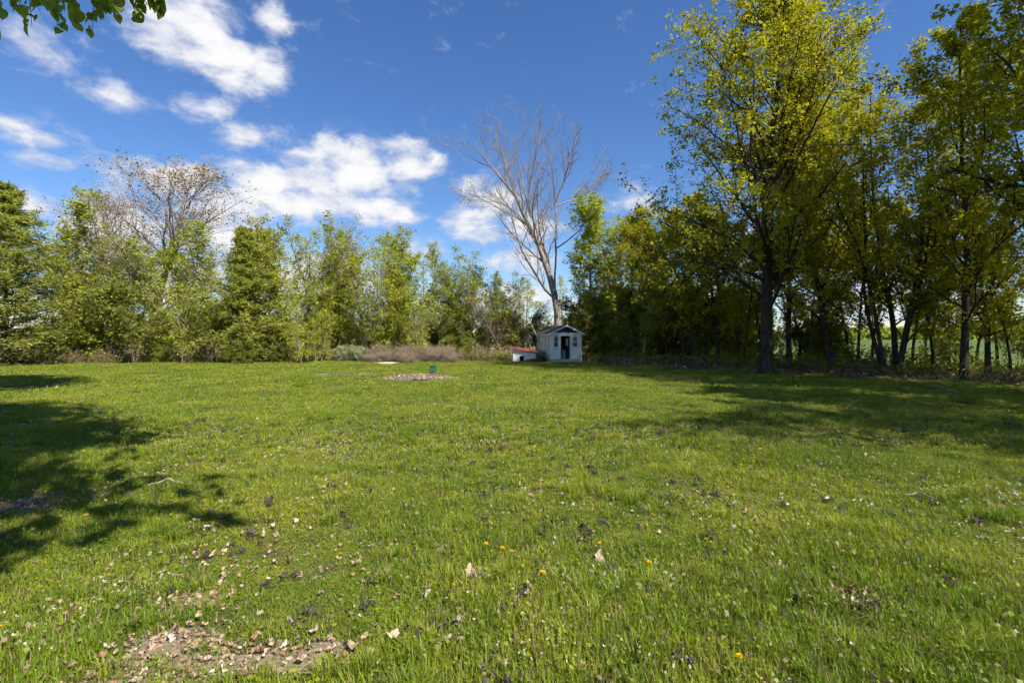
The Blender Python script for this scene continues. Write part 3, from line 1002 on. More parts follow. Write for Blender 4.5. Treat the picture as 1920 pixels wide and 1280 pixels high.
def shingle_mat():
    m, k = mat('shingles')
    tc = k.n('ShaderNodeTexCoord').outputs['Object']
    n = k.noise(tc, 7.0, 5, 0.7)
    c = k.mix(k.smooth(n, .35, .7), (0.045, 0.042, 0.048), (0.13, 0.12, 0.12))
    finish(k, pbr(k, c, .9, .2, k.noise(tc, 60, 3), .5, .01))
    return m


def glass_mat():
    m, k = mat('window_glass')
    p = k.n('ShaderNodeBsdfPrincipled')
    p.inputs['Base Color'].default_value = (0.02, 0.025, 0.025, 1)
    p.inputs['Roughness'].default_value = 0.08
    p.inputs['Specular IOR Level'].default_value = 0.6
    finish(k, p.outputs[0])
    return m


M_SHING, M_GLASS = shingle_mat(), glass_mat()


def shed():
    cx, d = at(1033, 30.2), 30.2
    W, Ln, H, rise = 1.95, 4.6, 1.76, 0.47
    root = empty('garden_shed', (cx, d, float(gz(cx, d)) + 0.10), R(9))
    tag(root, 'small white clapboard shed with open door and stove pipe at the wood edge', 'shed')
    # local axes: x to the right along the front, y back; the front left corner is the origin
    def wall_boards(L_, openings, top_fn, z0=0.0, bh=0.098):
        """lapped boards on a wall of length L_ (along x, facing -y) with rectangular openings"""
        mb = MB()
        z = z0
        while z < top_fn(None) - 1e-3:
            z1 = min(z + bh, top_fn(None))
            spans = [(0, L_)]
            for (a, b, o0, o1) in openings:
                if z1 > o0 + .01 and z < o1 - .01:
                    ns = []
                    for (s, e) in spans:
                        if b <= s or a >= e:
                            ns.append((s, e))
                        else:
                            if a > s:
                                ns.append((s, a))
                            if b < e:
                                ns.append((b, e))
                    spans = ns
            for (s, e) in spans:
                mb.prism([(-.022, z), (0.02, z), (0.02, z1 + .012), (-.006, z1 + .012)], 'x', s, e)
            z = z1
        return mb
    fo = [(.20, .44, .88, 1.50), (.62, 1.22, .04, 1.56), (1.42, 1.68, .88, 1.52)]
    fw = wall_boards(W, fo, lambda _: H).build('front_wall', M_SIDING, root)
    fw['kind'] = 'stuff'
    lo = [(.42 + i * .92, .66 + i * .92, .86, 1.50) for i in range(4)]
    lw = wall_boards(Ln, [(Ln - b, Ln - a, c, e) for a, b, c, e in lo], lambda _: H)
    l_o = lw.build('side_wall', M_SIDING, root)
    l_o['kind'] = 'stuff'
    l_o.location = (0, Ln, 0)
    l_o.rotation_euler = (0, 0, R(-90))
    rw = wall_boards(Ln, [], lambda _: H).build('side_wall', M_SIDING, root)
    rw['kind'] = 'stuff'
    rw.location = (W, 0, 0)
    rw.rotation_euler = (0, 0, R(90))
    bw = wall_boards(W, [], lambda _: H).build('back_wall', M_SIDING, root)
    bw['kind'] = 'stuff'
    bw.location = (W, Ln, 0)
    bw.rotation_euler = (0, 0, R(180))
    MB().box(.03, W - .03, .03, Ln - .03, -.02, .03).build('floor', M_DARK, root)
    # inner lining keeps the inside dark
    # gable
    ov = 0.17
    for y0 in (.0, Ln - .02):
        MB().prism([(0.0, H + .012), (W, H + .012), (W / 2, H + rise)], 'y', y0, y0 + .02).build('gable', M_DARK, root)
    # roof slabs with courses of shingles, a little sagged
    for s in (-1, 1):
        mb = MB()
        n = 7
        ex = W / 2 + .16
        sl = math.hypot(ex, rise * ex / (W / 2))
        for i in range(n):
            a0, a1 = i / n, (i + 1) / n + .02
            def q(a, up):
                return (W / 2 + s * ex * a, H + rise + .03 - rise * ex / (W / 2) * a + up)
            p0, p1, p2, p3 = q(a0, .012), q(min(a1, 1.0), .030), q(min(a1, 1.0), .0), q(a0, -.02)
            mb.prism([p0, p1, p2, p3] if s > 0 else [p3, p2, p1, p0], 'y', -ov, Ln + .12)
        rf = mb.build('roof', M_SHING, root)
        # rake and eave boards
        def q2(a, up):
            return (W / 2 + s * (ex + .02) * a, H + rise + .005 - rise * ex / (W / 2) * a + up)
        for yy in (-ov - .028, Ln + .12):
            b = MB().prism([q2(0, .03), q2(1, .03), q2(1, -.075), q2(0, -.075)], 'y', yy, yy + .026)
            b.build('rake_board', M_WHITE, rf)
        ze = H + rise + .0 - rise * ex / (W / 2)
        xe = W / 2 + s * (ex - .012)
        MB().box(xe - .012, xe + .012, -ov + .003, Ln + .117, ze - .07, ze + .02).build('fascia', M_WHITE, rf)
    # corner boards
    for (x0, y0) in ((-.03, -.03), (W - .06, -.03), (-.03, Ln - .06), (W - .06, Ln - .06)):
        MB().box(x0, x0 + .09, y0, y0 + .09, -.02, H + .01).build('corner_board', M_WHITE, root)
    # front windows, frames round the openings, panes set back
    def window(x0, x1, z0, z1, parent_M, nm='window'):
        w = MB()
        t = .035
        w.box(x0 - t, x0, -.045, .03, z0 - t, z1 + t).box(x1, x1 + t, -.045, .03, z0 - t, z1 + t)
        w.box(x0, x1, -.045, .03, z1, z1 + t).box(x0, x1, -.05, .03, z0 - t, z0)
        f = w.build(nm, M_WHITE, root)
        g_ = MB().box(x0, x1, .006, .012, z0, z1).build('pane', M_GLASS, f)
        m = MB().box(x0, x1, -.012, .004, (z0 + z1) / 2 - .012, (z0 + z1) / 2 + .012).build('glazing_bar', M_WHITE, f)
        f.matrix_local = parent_M
        return f
    I = Matrix.Identity(4)
    window(*fo[0], I)
    w2 = window(*fo[2], I)
    MB().box(1.56, 1.67, .014, .02, .90, 1.50).build('curtain', M_WHITE, w2)
    ML = Matrix.Translation((0, Ln, 0)) @ Matrix.Rotation(R(-90), 4, 'Z')
    for (a, b, c, e) in lo:
        window(Ln - b, Ln - a, c, e, ML)
    MB().box(-.03, -.024, .06, Ln - .06, .66, .70).build('belt_trim', M_WHITE, root)
    # doorway: frame, door swung inwards, threshold
    x0, x1, z0, z1 = fo[1]
    MB().box(x0 - .05, x0, -.04, .05, 0, z1).box(x1, x1 + .05, -.04, .05, 0, z1).box(x0 - .05, x1 + .05, -.042, .05, z1, z1 + .06).build('door_frame', M_WHITE, root)
    dr = MB().box(0, .56, 0, .035, .05, z1 - .01).build('door', M_DARK, root)
    dr.location = (x1 - .01, .055, 0)
    dr.rotation_euler = (0, 0, R(104))
    MB().box(.12, .44, -.004, .039, .95, 1.42).build('door_pane', M_WHITE, dr)
    MB().box(.49, .53, -.04, -.004, .78, .84).build('handle', M_STEEL, dr)
    MB().box(x0 - .12, W + .12, -.30, -.05, -.06, .0).build('threshold', M_WOODP, root)
    # skirt boards
    MB().box(-.045, W + .045, -.048, -.026, -.10, .13).build('skirt_board', M_WOODP, root)
    MB().box(-.05, -.028, 0.0, Ln, -.10, .13).build('skirt_board', M_WOODP, root)
    # stove pipe
    sp = MB().lathe([(.062, 0), (.062, 1.02)], 14, (.12, Ln - .55, H - .02)).build('stove_pipe', M_STEEL, root)
    MB().lathe([(.06, 1.02), (.135, 1.06), (.135, 1.13), (.05, 1.22)], 14, (.12, Ln - .55, H - .02)).build('pipe_cap', M_DARK, sp)
    # things by the shed
    b = empty('plank', (0, 0, 0))
    bd = MB().box(-.05, .05, -.015, .015, 0, .75).build('board', M_WOODP, b)
    bd.rotation_euler = (R(-14), R(24), 0)
    v = root.matrix_basis @ Vector((W - .28, -.32, -.08))
    b.location = v
    tag(b, 'short weathered plank leaning at the right corner of the shed', 'plank')
    ch = MB()
    ch.lathe([(.13, 0), (.15, .35), (.155, .36), (.13, .36)], 16)
    c = ch.build('bucket', M_GREY)
    c.location = root.matrix_basis @ Vector((.93, .45, .034))
    c.scale = (1, 1, 1.7)
    tag(c, 'tall grey bin standing just inside the shed doorway', 'bin')


shed()


def dog_house():
    d = 30.0
    x0 = at(962, d)
    w = at(1000, d) - x0 + .15
    root = empty('dog_house', (x0, d, float(gz(x0, d))), R(4))
    tag(root, 'low white animal hut with sloping red roof left of the shed', 'hut')
    mb = MB()
    h0, h1 = .74, .52
    ol, orr, oh = .42, .68, .38
    mb.prism([(0, 0), (ol, 0), (ol, oh), (orr, oh), (orr, 0), (w, 0), (w, h1), (0, h0)], 'y', 0, .03)
    mb.build('front_wall', M_WHITE, root)
    MB().prism([(.032, 0), (1.1, 0), (1.1, h0 + .17), (.032, h0 - .01)], 'x', 0, .03).build('side_wall', M_WHITE, root)
    MB().prism([(.032, 0), (1.1, 0), (1.1, h1 + .17), (.032, h1 - .01)], 'x', w - .03, w).build('side_wall', M_WHITE, root)
    MB().prism([(0, 0), (w, 0), (w, h1 + .17), (0, h0 + .17)], 'y', 1.102, 1.13).build('back_wall', M_DARK, root)
    s = (h1 - h0) / w
    mb = MB()
    n = 16
    for i in range(n):
        a, b = -.14 + (w + .28) * i / n, -.14 + (w + .28) * (i + 1) / n
        m_ = (a + b) / 2
        mb.prism([(a, h0 + s * a + .01), (m_, h0 + s * m_ + .03), (b, h0 + s * b + .01), (b, h0 + s * b + .022), (m_, h0 + s * m_ + .042), (a, h0 + s * a + .022)], 'y', -.16, 1.25)
    rf = mb.build('roof', M_RED, root)
    rf.rotation_euler = (R(7), 0, 0)
    rf.location = (0, .1, .03)


dog_house()

# dark heap between the hut and the shed
reg('weed', decid('weed_shrub', 150, .7, lambda t: .45, .012, 20, .03, (40, 80), .1, .03, .09, 7, 6, 3, M_TWIG, L_DARKG, stems=5), .7)
for i, xq in enumerate((990, 996, 1002)):
    put('weed', xq, 29.6 + .2 * (i % 2), 677 - i, 'dark weeds growing between the red-roofed hut and the shed', 'weeds by the hut', wx=1.3)


# ------------------------------------------------------------------ utility box on its mound of chips
def utility_box():
    x, d = gp(812, 702)
    root = empty('utility_box', (x, d, float(gz(x, d)) + .03), R(-15))
    tag(root, 'small green utility box on the mound of wood chips', 'box')
    b = MB().box(-.115, .115, -.115, .115, 0, .315).build('housing', M_GREEN, root, .012)
    MB().box(-.13, .13, -.13, .13, .317, .355).build('lid', M_GREEN, root, .014)
    MB().box(-.085, .085, -.121, -.116, .05, .27).build('panel', M_GREEN, root)
    MB().box(-.015, .015, -.137, -.122, .15, .2).build('latch', M_STEEL, root)
    for s in (-1, 1):
        MB().box(s * .09 - .02, s * .09 + .02, -.02, .02, -.2, -.001).build('stake', M_DARK, root)


utility_box()


def chips_mat(name, c1, c2):
    m, k = mat(name)
    a = k.n('ShaderNodeAttribute', attribute_name='tint')
    n = k.noise(k.n('ShaderNodeTexCoord').outputs['Object'], 30, 4)
    c = k.mix(k.math('ADD', k.math('MULTIPLY', a.outputs['Fac'], .8), k.math('MULTIPLY', n, .2)), c1, c2)
    finish(k, pbr(k, c, .85, .2, n, .3, .005))
    return m


M_CHIP = chips_mat('wood_chips', (0.14, 0.10, 0.075), (0.50, 0.405, 0.32))
M_SOIL = chips_mat('dry_soil', (0.11, 0.085, 0.06), (0.30, 0.24, 0.175))
M_SAND = chips_mat('pale_sand', (0.42, 0.38, 0.28), (0.62, 0.57, 0.44))
M_LIT = chips_mat('dead_leaf_mat', (0.11, 0.075, 0.05), (0.42, 0.33, 0.245))


def patch(name, cx, cy, rx, ry, hgt, m, label, seed, kind='structure'):
    """low irregular mound of earth following the ground"""
    g = np.random.default_rng(seed)
    n, rings = 48, 12
    ph = g.random(6) * 6.28
    V, F = [], []
    for j in range(rings + 1):
        for i in range(n):
            a = 2 * np.pi * i / n
            e = 1 + .18 * math.sin(2 * a + ph[0]) + .12 * math.sin(3 * a + ph[1]) + .10 * math.sin(5 * a + ph[2]) + .06 * math.sin(9 * a + ph[3])
            t = j / rings
            x, y = cx + rx * t * e * math.cos(a), cy + ry * t * e * math.sin(a)
            z = float(gz(x, y)) + hgt * (1 - t * t) + (.006 if j < rings else -.03) + g.normal(0, hgt * .06)
            V.append((x, y, z))
    for j in range(rings):
        for i in range(n):
            F.append((j * n + i, j * n + (i + 1) % n, (j + 1) * n + (i + 1) % n, (j + 1) * n + i))
    me = mesh_np(name, np.array(V), np.array(F), mats=(m,), attrs={'tint': g.random(len(F))})
    return tag(link(name, me), label, None, None, kind)


def shards(name, cx, cy, rx, ry, n, size, hgt, m, label, seed, cat, flat=.35, power=.6):
    """many small flat chips lying on the ground: one mass"""
    g = np.random.default_rng(seed)
    a = g.random(n) * 6.28
    r = g.random(n) ** power
    x, y = cx + rx * r * np.cos(a), cy + ry * r * np.sin(a)
    z = gz(x, y) + hgt * np.clip(1 - r * r, 0, 1) + g.uniform(.004, .018, n)
    p = np.stack((x, y, z), 1)
    th = g.random(n) * 6.28
    d = np.stack((np.cos(th), np.sin(th), g.normal(0, flat, n)), 1)
    s = np.stack((-np.sin(th), np.cos(th), g.normal(0, flat, n)), 1)
    sz = size * g.uniform(.5, 1.4, (n, 1))
    up = np.array([[0, 0, 1.0]])
    V = np.stack((p - d * sz * .5 - s * sz * .22, p + d * sz * .5 - s * sz * .26 + up * sz * .1, p + d * sz * .46 + s * sz * .24, p - d * sz * .5 + s * sz * .2 + up * sz * .12), 1)
    me = mesh_np(name, V.reshape(-1, 3), np.arange(4 * n).reshape(n, 4), mats=(m,), attrs={'tint': g.random(n)}, smooth=False)
    return tag(link(name, me), label, cat, None, 'stuff')


mx_, my_ = gp(790, 709)
patch('chip_mound', mx_, my_, .95, .75, .12, M_CHIP, 'mound of wood chips around the green utility box', 61)
shards('wood_chips', mx_ + .02, my_, 1.5, 1.05, 1500, .075, .12, M_CHIP, 'loose wood chips on the mound by the green box', 62, 'wood chips')
sx, sy = gp(752, 711)
patch('bare_earth', sx, sy, .42, .5, .03, M_SOIL, 'dark bare earth at the left end of the chip mound', 63)
for i, (xq, yq, w) in enumerate(((620, 701, .55), (672, 702.5, .8))):
    a, b = gp(xq, yq)
    patch('bare_earth', a, b, w, .35, .025, M_SOIL, ('short' if i == 0 else 'longer') + ' dark bare earth streak on the lawn left of the chip mound', 64 + i)
    shards('dry_clods', a + .2, b, w * .8, .3, 120, .09, .03, M_LIT, ('few' if i == 0 else 'more') + ' pale clods on the bare earth left of the mound', 70 + i, 'clods')
a, b = gp(722, 680.5)
patch('sand_patch', a, b, .85, .75, .02, M_SAND, 'pale sandy spot on the lawn before the brambles', 66)

SOIL = [(*gp(305, 1218), .26, .17), (*gp(400, 1258), .22, .13), (*gp(565, 1248), .22, .11), (*gp(350, 1128), .20, .10), (*gp(60, 945), .5, .3), (*gp(1635, 1140), .15, .14), (*gp(1260, 1100), .09, .06), (*gp(215, 1285), .2, .12)]
for i, (a, b, ra, rb) in enumerate(SOIL[:5] + SOIL[7:]):
    patch('bare_soil', a, b, ra, rb, .012, M_SOIL, 'bare soil showing through the foreground grass', 80 + i)
# ------------------------------------------------------------------ grass and flowers (uncountable: stuff)
def grass_mat(name, c1, c2, c3):
    m, k = mat(name)
    oi = k.n('ShaderNodeObjectInfo')
    a = k.n('ShaderNodeAttribute', attribute_name='tint')
    gpos = k.n('ShaderNodeNewGeometry').outputs['Position']
    n = k.noise(gpos, 0.55, 5, 0.6)
    n2 = k.noise(gpos, 3.2, 3, 0.6)
    dry = k.n('ShaderNodeAttribute', attribute_name='dry')
    col = k.mix(k.math('ADD', k.math('MULTIPLY', oi.outputs['Random'], .3), k.math('MULTIPLY', a.outputs['Fac'], .8)), c1, c2)
    col = k.mix(k.smooth(k.math('ADD', k.math('MULTIPLY', n, .6), k.math('MULTIPLY', n2, .4)), .40, .62), col, c3)
    col = k.mix(dry.outputs['Fac'], col, (0.33, 0.26, 0.14))
    d = k.n('ShaderNodeBsdfDiffuse')
    t = k.n('ShaderNodeBsdfTranslucent')
    k.l(col, d.inputs[0])
    k.l(col, t.inputs[0])
    mx = k.n('ShaderNodeMixShader')
    mx.inputs[0].default_value = .38
    k.l(d.outputs[0], mx.inputs[1])
    k.l(t.outputs[0], mx.inputs[2])
    g = k.n('ShaderNodeBsdfGlossy')
    g.inputs['Roughness'].default_value = .4
    m2 = k.n('ShaderNodeMixShader')
    m2.inputs[0].default_value = .012
    k.l(mx.outputs[0], m2.inputs[1])
    k.l(g.outputs[0], m2.inputs[2])
    finish(k, m2.outputs[0])
    return m


M_GRASS = grass_mat('grass_blades', (0.088, 0.172, 0.009), (0.222, 0.318, 0.022), (0.305, 0.352, 0.030))


def clump(name, seed, size, nb, ncl, rad, hmin, hmax, wid, m, lean=.6):
    """square patch of grass of the given size: nb blades gathered round ncl tuft centres"""
    g = np.random.default_rng(seed)
    n = nb
    cen = (g.random((ncl, 2)) - .5) * size
    which = g.integers(0, ncl, n)
    hcl = g.uniform(.7, 1.25, ncl)
    tcl = g.random(ncl)
    off = g.normal(0, rad, (n, 2))
    base = np.concatenate((cen[which] + off, np.full((n, 1), -.01)), 1)
    th = np.where(g.random(n) < .55, np.arctan2(off[:, 1], off[:, 0]) + g.normal(0, .6, n), g.random(n) * 6.28)
    L = g.uniform(hmin, hmax, n) * hcl[which]
    bend = g.uniform(.1, lean, n) ** 1.2
    dirh = np.stack((np.cos(th), np.sin(th), np.zeros(n)), 1)
    side = np.stack((-np.sin(th), np.cos(th), np.zeros(n)), 1)
    up = np.array([[0, 0, 1.0]])
    w = (wid * g.uniform(.6, 1.35, n))[:, None]
    Lc = L[:, None]
    bc = bend[:, None]
    p1 = base + up * Lc * .5 + dirh * Lc * bc * .22
    p2 = base + up * Lc * (1 - bc * .42) + dirh * Lc * bc * .95
    V = np.stack((base - side * w * .5, base + side * w * .5, p1 + side * w * .45, p1 - side * w * .45, p2), 1).reshape(-1, 3)
    i = np.arange(n) * 5
    F4 = np.stack((i, i + 1, i + 2, i + 3), 1)
    F3 = np.stack((i + 3, i + 2, i + 4), 1)
    t = np.clip(.5 * tcl[which] + .5 * g.random(n), 0, 1)
    dry = (g.random(n) < .13).astype(float)
    # small broad leaves of weeds low in the grass
    nw = int(nb * .09)
    pw_ = np.stack(((g.random(nw) - .5) * size * 1.1, (g.random(nw) - .5) * size * 1.1, g.uniform(.012, .05, nw)), 1)
    Vw, Fw = kites(pw_, g, .016 * (wid / .0038) ** .6, -.1, .85, 1.4)
    F4 = np.concatenate((F4, Fw + len(V)))
    V = np.concatenate((V, Vw))
    tw, dw = g.random(nw) * .5, (g.random(nw) < .2).astype(float)
    return bpy.data.objects.new(name, mesh_np(name, V, F4, F3, mats=(m,), attrs={'tint': np.concatenate((t, tw, t)), 'dry': np.concatenate((dry, dw, dry))}))


def scatter(name, P, rot, scl, var, protos, label, cat):
    """one stuff object: points carrying rotation, scale and variant; each becomes an instance of a small clump"""
    me = bpy.data.meshes.new(name)
    me.vertices.add(len(P))
    me.vertices.foreach_set('co', np.asarray(P, np.float32).ravel())
    for nm, ty, dat in (('rot', 'FLOAT_VECTOR', rot), ('scl', 'FLOAT_VECTOR', scl)):
        a_ = me.attributes.new(nm, ty, 'POINT')
        a_.data.foreach_set('vector', np.asarray(dat, np.float32).ravel())
    a_ = me.attributes.new('var', 'INT', 'POINT')
    a_.data.foreach_set('value', np.asarray(var, np.int32))
    o = link(name, me)
    c = bpy.data.collections.new(name + '_kinds')
    for p in protos:
        c.objects.link(p)
    ng = bpy.data.node_groups.new(name, 'GeometryNodeTree')
    ng.interface.new_socket('Geometry', in_out='INPUT', socket_type='NodeSocketGeometry')
    ng.interface.new_socket('Geometry', in_out='OUTPUT', socket_type='NodeSocketGeometry')
    N = ng.nodes.new
    gi, go = N('NodeGroupInput'), N('NodeGroupOutput')
    ci = N('GeometryNodeCollectionInfo')
    ci.inputs['Collection'].default_value = c
    ci.inputs['Separate Children'].default_value = True
    ci.inputs['Reset Children'].default_value = True
    ip = N('GeometryNodeInstanceOnPoints')
    ip.inputs['Pick Instance'].default_value = True
    def attr(nm, ty):
        a_ = N('GeometryNodeInputNamedAttribute')
        a_.data_type = ty
        a_.inputs['Name'].default_value = nm
        return a_.outputs['Attribute']
    e2r = N('FunctionNodeEulerToRotation')
    L_ = ng.links.new
    L_(gi.outputs[0], ip.inputs['Points'])
    L_(ci.outputs[0], ip.inputs['Instance'])
    L_(attr('var', 'INT'), ip.inputs['Instance Index'])
    L_(attr('rot', 'FLOAT_VECTOR'), e2r.inputs[0])
    L_(e2r.outputs[0], ip.inputs['Rotation'])
    L_(attr('scl', 'FLOAT_VECTOR'), ip.inputs['Scale'])
    L_(ip.outputs[0], go.inputs[0])
    md = o.modifiers.new('scatter', 'NODES')
    md.node_group = ng
    return tag(o, label, cat, None, 'stuff')


def vnoise(x, y, s, seed):
    """cheap smooth noise 0..1"""
    g = np.random.default_rng(seed)
    v = np.zeros_like(x)
    for i in range(7):
        a, f, p = g.random() * 6.28, s * g.uniform(.6, 1.7), g.random() * 6.28
        v += np.sin((x * np.cos(a) + y * np.sin(a)) * f + p + 1.3 * np.sin((x * np.sin(a) - y * np.cos(a)) * f * .7 + p * 2))
    return .5 + v / 7 * .9


def lawn_limit(x):
    """depth at which the lawn ends (foot of the tree lines)"""
    back = np.interp(x, [-34, -28, -15, -6, 2, 6], [28, 28.3, 31, 33.5, 31, 30.8])
    right = np.interp(x, [4.5, 7, 13, 16, 18.5, 21, 24], [31.2, 28.6, 22.6, 18.6, 16.2, 13, 8])
    return np.where(x < 4.5, back, right)


def frustum_points(n_try, d0, d1, g, pw=1.0):
    d = np.sqrt(g.random(n_try) * (d1 ** 2 - d0 ** 2) + d0 ** 2)
    x = (g.random(n_try) * 2 - 1) * (d * 1.13 + .9)
    return x, d


def make_grass():
    g = np.random.default_rng(200)
    protos = [clump('grass_a%d' % i, 1 + i, .26, 540, 20, .034, .03, .092, .0038, M_GRASS, .85) for i in range(4)]
    protos += [clump('grass_b%d' % i, 11 + i, .55, 640, 48, .05, .035, .095, .0075, M_GRASS, .85) for i in range(3)]
    protos += [clump('grass_c%d' % i, 21 + i, 1.1, 950, 120, .08, .035, .09, .015, M_GRASS, .85) for i in range(3)]
    protos += [clump('grass_d%d' % i, 31 + i, .10, 70, 3, .022, .09, .19, .0042, M_GRASS, 1.0) for i in range(2)]
    PX, PY, PV, PS = [], [], [], []
    x, y = frustum_points(5200, 1.5, 9.5, g)
    kp = g.random(len(x)) < np.clip(vnoise(x, y, 2.8, 15) * 1.6 - .75, 0, .5)
    PX.append(x[kp])
    PY.append(y[kp])
    PV.append(g.integers(10, 12, kp.sum()))
    PS.append(g.uniform(.6, 1.1, kp.sum()))
    for (d0, d1, step, vs) in ((1.3, 6.6, .21, (0, 1, 2, 3)), (6.4, 15, .44, (4, 5, 6)), (14.6, 37, .86, (7, 8, 9))):
        xs_, ys_ = np.meshgrid(np.arange(-d1 * 1.13 - 1, d1 * 1.13 + 1, step), np.arange(d0, d1, step))
        x, y = xs_.ravel(), ys_.ravel()
        x = x + g.uniform(-.3, .3, len(x)) * step
        y = y + g.uniform(-.3, .3, len(x)) * step
        keep = (np.abs(x) < y * 1.13 + .9) & (y < lawn_limit(x) + g.normal(0, .2, len(x)))
        t = vnoise(x, y, 2.2, 5) * .6 + vnoise(x, y, 7, 6) * .4
        keep &= g.random(len(x)) < np.clip(.55 + 1.3 * t, 0, 1)
        under = .72 * x + .70 * y + (vnoise(x, y, .9, 9) - .5) * 5         # thin under the right-hand trees
        keep &= ~((x > 5) & (g.random(len(x)) < np.clip((under - 21.5) / 5, 0, .8)))
        for (a, b, ra, rb) in SOIL:
            q = ((x - a) / (ra + .02)) ** 2 + ((y - b) / (rb + .02)) ** 2
            keep &= ~((q < 1.0) & (g.random(len(x)) < .6))
        for (a, b, ra, rb) in ((mx_, my_, 1.45, 1.2), (sx, sy, .4, .45), (*gp(620, 701), .7, .5), (*gp(672, 702.5), .95, .5), (*gp(722, 680.5), 1.1, .9)):
            q = ((x - a) / ra) ** 2 + ((y - b) / rb) ** 2
            keep &= ~((q < 1.0) & (g.random(len(x)) < .88))
        x, y = x[keep], y[keep]
        PX.append(x)
        PY.append(y)
        PV.append(np.asarray(vs)[g.integers(0, len(vs), len(x))])
        PS.append((.42 + 1.0 * vnoise(x, y, 1.9, 12)) * g.uniform(.8, 1.2, len(x)))
    x, y, v, s = map(np.concatenate, (PX, PY, PV, PS))
    P = np.stack((x, y, gz(x, y)), 1)
    n = len(x)
    rot = np.stack((g.normal(0, .03, n), g.normal(0, .03, n), g.random(n) * 6.28), 1)
    one = g.uniform(.95, 1.2, n)
    scatter('grass', P, rot, np.stack((one, one, s), 1), v, protos, 'spring grass covering the whole lawn', 'grass')
    print('grass clumps', n)


make_grass()


def simple_mat(name, c, rough=.8, trans=0.0):
    if trans:
        return leaf_mat(name, tuple(v * .75 for v in c), c, trans)
    m, k = mat(name)
    finish(k, pbr(k, c, rough, .2))
    return m


M_PURP = leaf_mat('violet_petal', (0.06, 0.045, 0.08), (0.20, 0.165, 0.27), .3)
M_PLEAF = leaf_mat('bugle_leaf', (0.07, 0.06, 0.035), (0.16, 0.14, 0.06), .3)
M_YEL = leaf_mat('dandelion_petal', (0.75, 0.42, 0.01), (0.85, 0.60, 0.02), .25)
M_WPET = leaf_mat('white_petal', (0.50, 0.47, 0.34), (0.70, 0.67, 0.54), .3)
M_STEM = simple_mat('flower_stem', (0.20, 0.26, 0.06))


def flower_protos():
    out = []
    for sd in (1, 2):                          # bugle spikes: stems with whorls of small purple flowers
        g = np.random.default_rng(300 + sd)
        n = 7
        p0 = np.stack((g.normal(0, .035, n), g.normal(0, .035, n), np.zeros(n)), 1)
        tp, tr = grow(p0, np.array([[0, 0, 1.0]]) + g.normal(0, .15, (n, 3)), g.uniform(.06, .12, n), .002, 3, g, .05, .1, .6)
        V1, F1 = tubes(tp, tr, 3)
        V2, F2 = leaves_on(tp, 16, g, .35, .006, .016, .0, .9, .3)
        V3, F3 = leaves_on(tp, 6, g, .0, .012, .03, .0, .7, .6)
        V, F = join([(V1, F1), (V2, F2), (V3, F3)])
        mi = np.concatenate((np.zeros(len(F1)), np.ones(len(F2)), np.full(len(F3), 2)))
        out.append(bpy.data.objects.new('bugle_spikes', mesh_np('bugle_spikes', V, F, mats=(M_PLEAF, M_PURP, M_PLEAF), midx=mi, attrs={'tint': g.random(len(F))})))
    return out


def white_proto():
    g = np.random.default_rng(310)
    n = 4
    p0 = np.stack((g.normal(0, .05, n), g.normal(0, .05, n), np.zeros(n)), 1)
    tp, tr = grow(p0, np.array([[0, 0, 1.0]]) + g.normal(0, .1, (n, 3)), g.uniform(.05, .085, n), .001, 2, g, .04, .1, .7)
    V1, F1 = tubes(tp, tr, 3)
    q = np.repeat(tp[:, -1], 3, 0) + g.normal(0, .003, (n * 3, 3))
    V2, F2 = kites(q, g, .0075, -.1, .9, 1.5)
    V, F = join([(V1, F1), (V2, F2)])
    return [bpy.data.objects.new('white_tuft', mesh_np('white_flowers', V, F, mats=(M_STEM, M_WPET), midx=np.concatenate((np.zeros(len(F1)), np.ones(len(F2)))), attrs={'tint': g.random(len(F))}))]


def yellow_proto():
    mb = []
    g = np.random.default_rng(311)
    tp, tr = grow(np.array([[0, 0, 0.0]]), np.array([[0, 0, 1.0]]), .10, .002, 2, g, .04, .1, .7)
    V1, F1 = tubes(tp, tr, 3)
    n = 14
    a = np.arange(n) * 2.4
    c = tp[0, -1]
    V = []
    for i in range(n):
        r = .022 if i % 2 else .015
        d = np.array((math.cos(a[i]), math.sin(a[i]), .25))
        s = np.array((-math.sin(a[i]), math.cos(a[i]), 0))
        V += [c, c + d * r * .7 + s * .005, c + d * r, c + d * r * .7 - s * .005]
    V, F = join([(V1, F1), (np.array(V), np.arange(4 * n).reshape(n, 4))])
    return [bpy.data.objects.new('dandelion_dot', mesh_np('dandelions_far', V, F, mats=(M_STEM, M_YEL), midx=np.concatenate((np.zeros(len(F1)), np.ones(n))), attrs={'tint': g.random(len(F))}))]


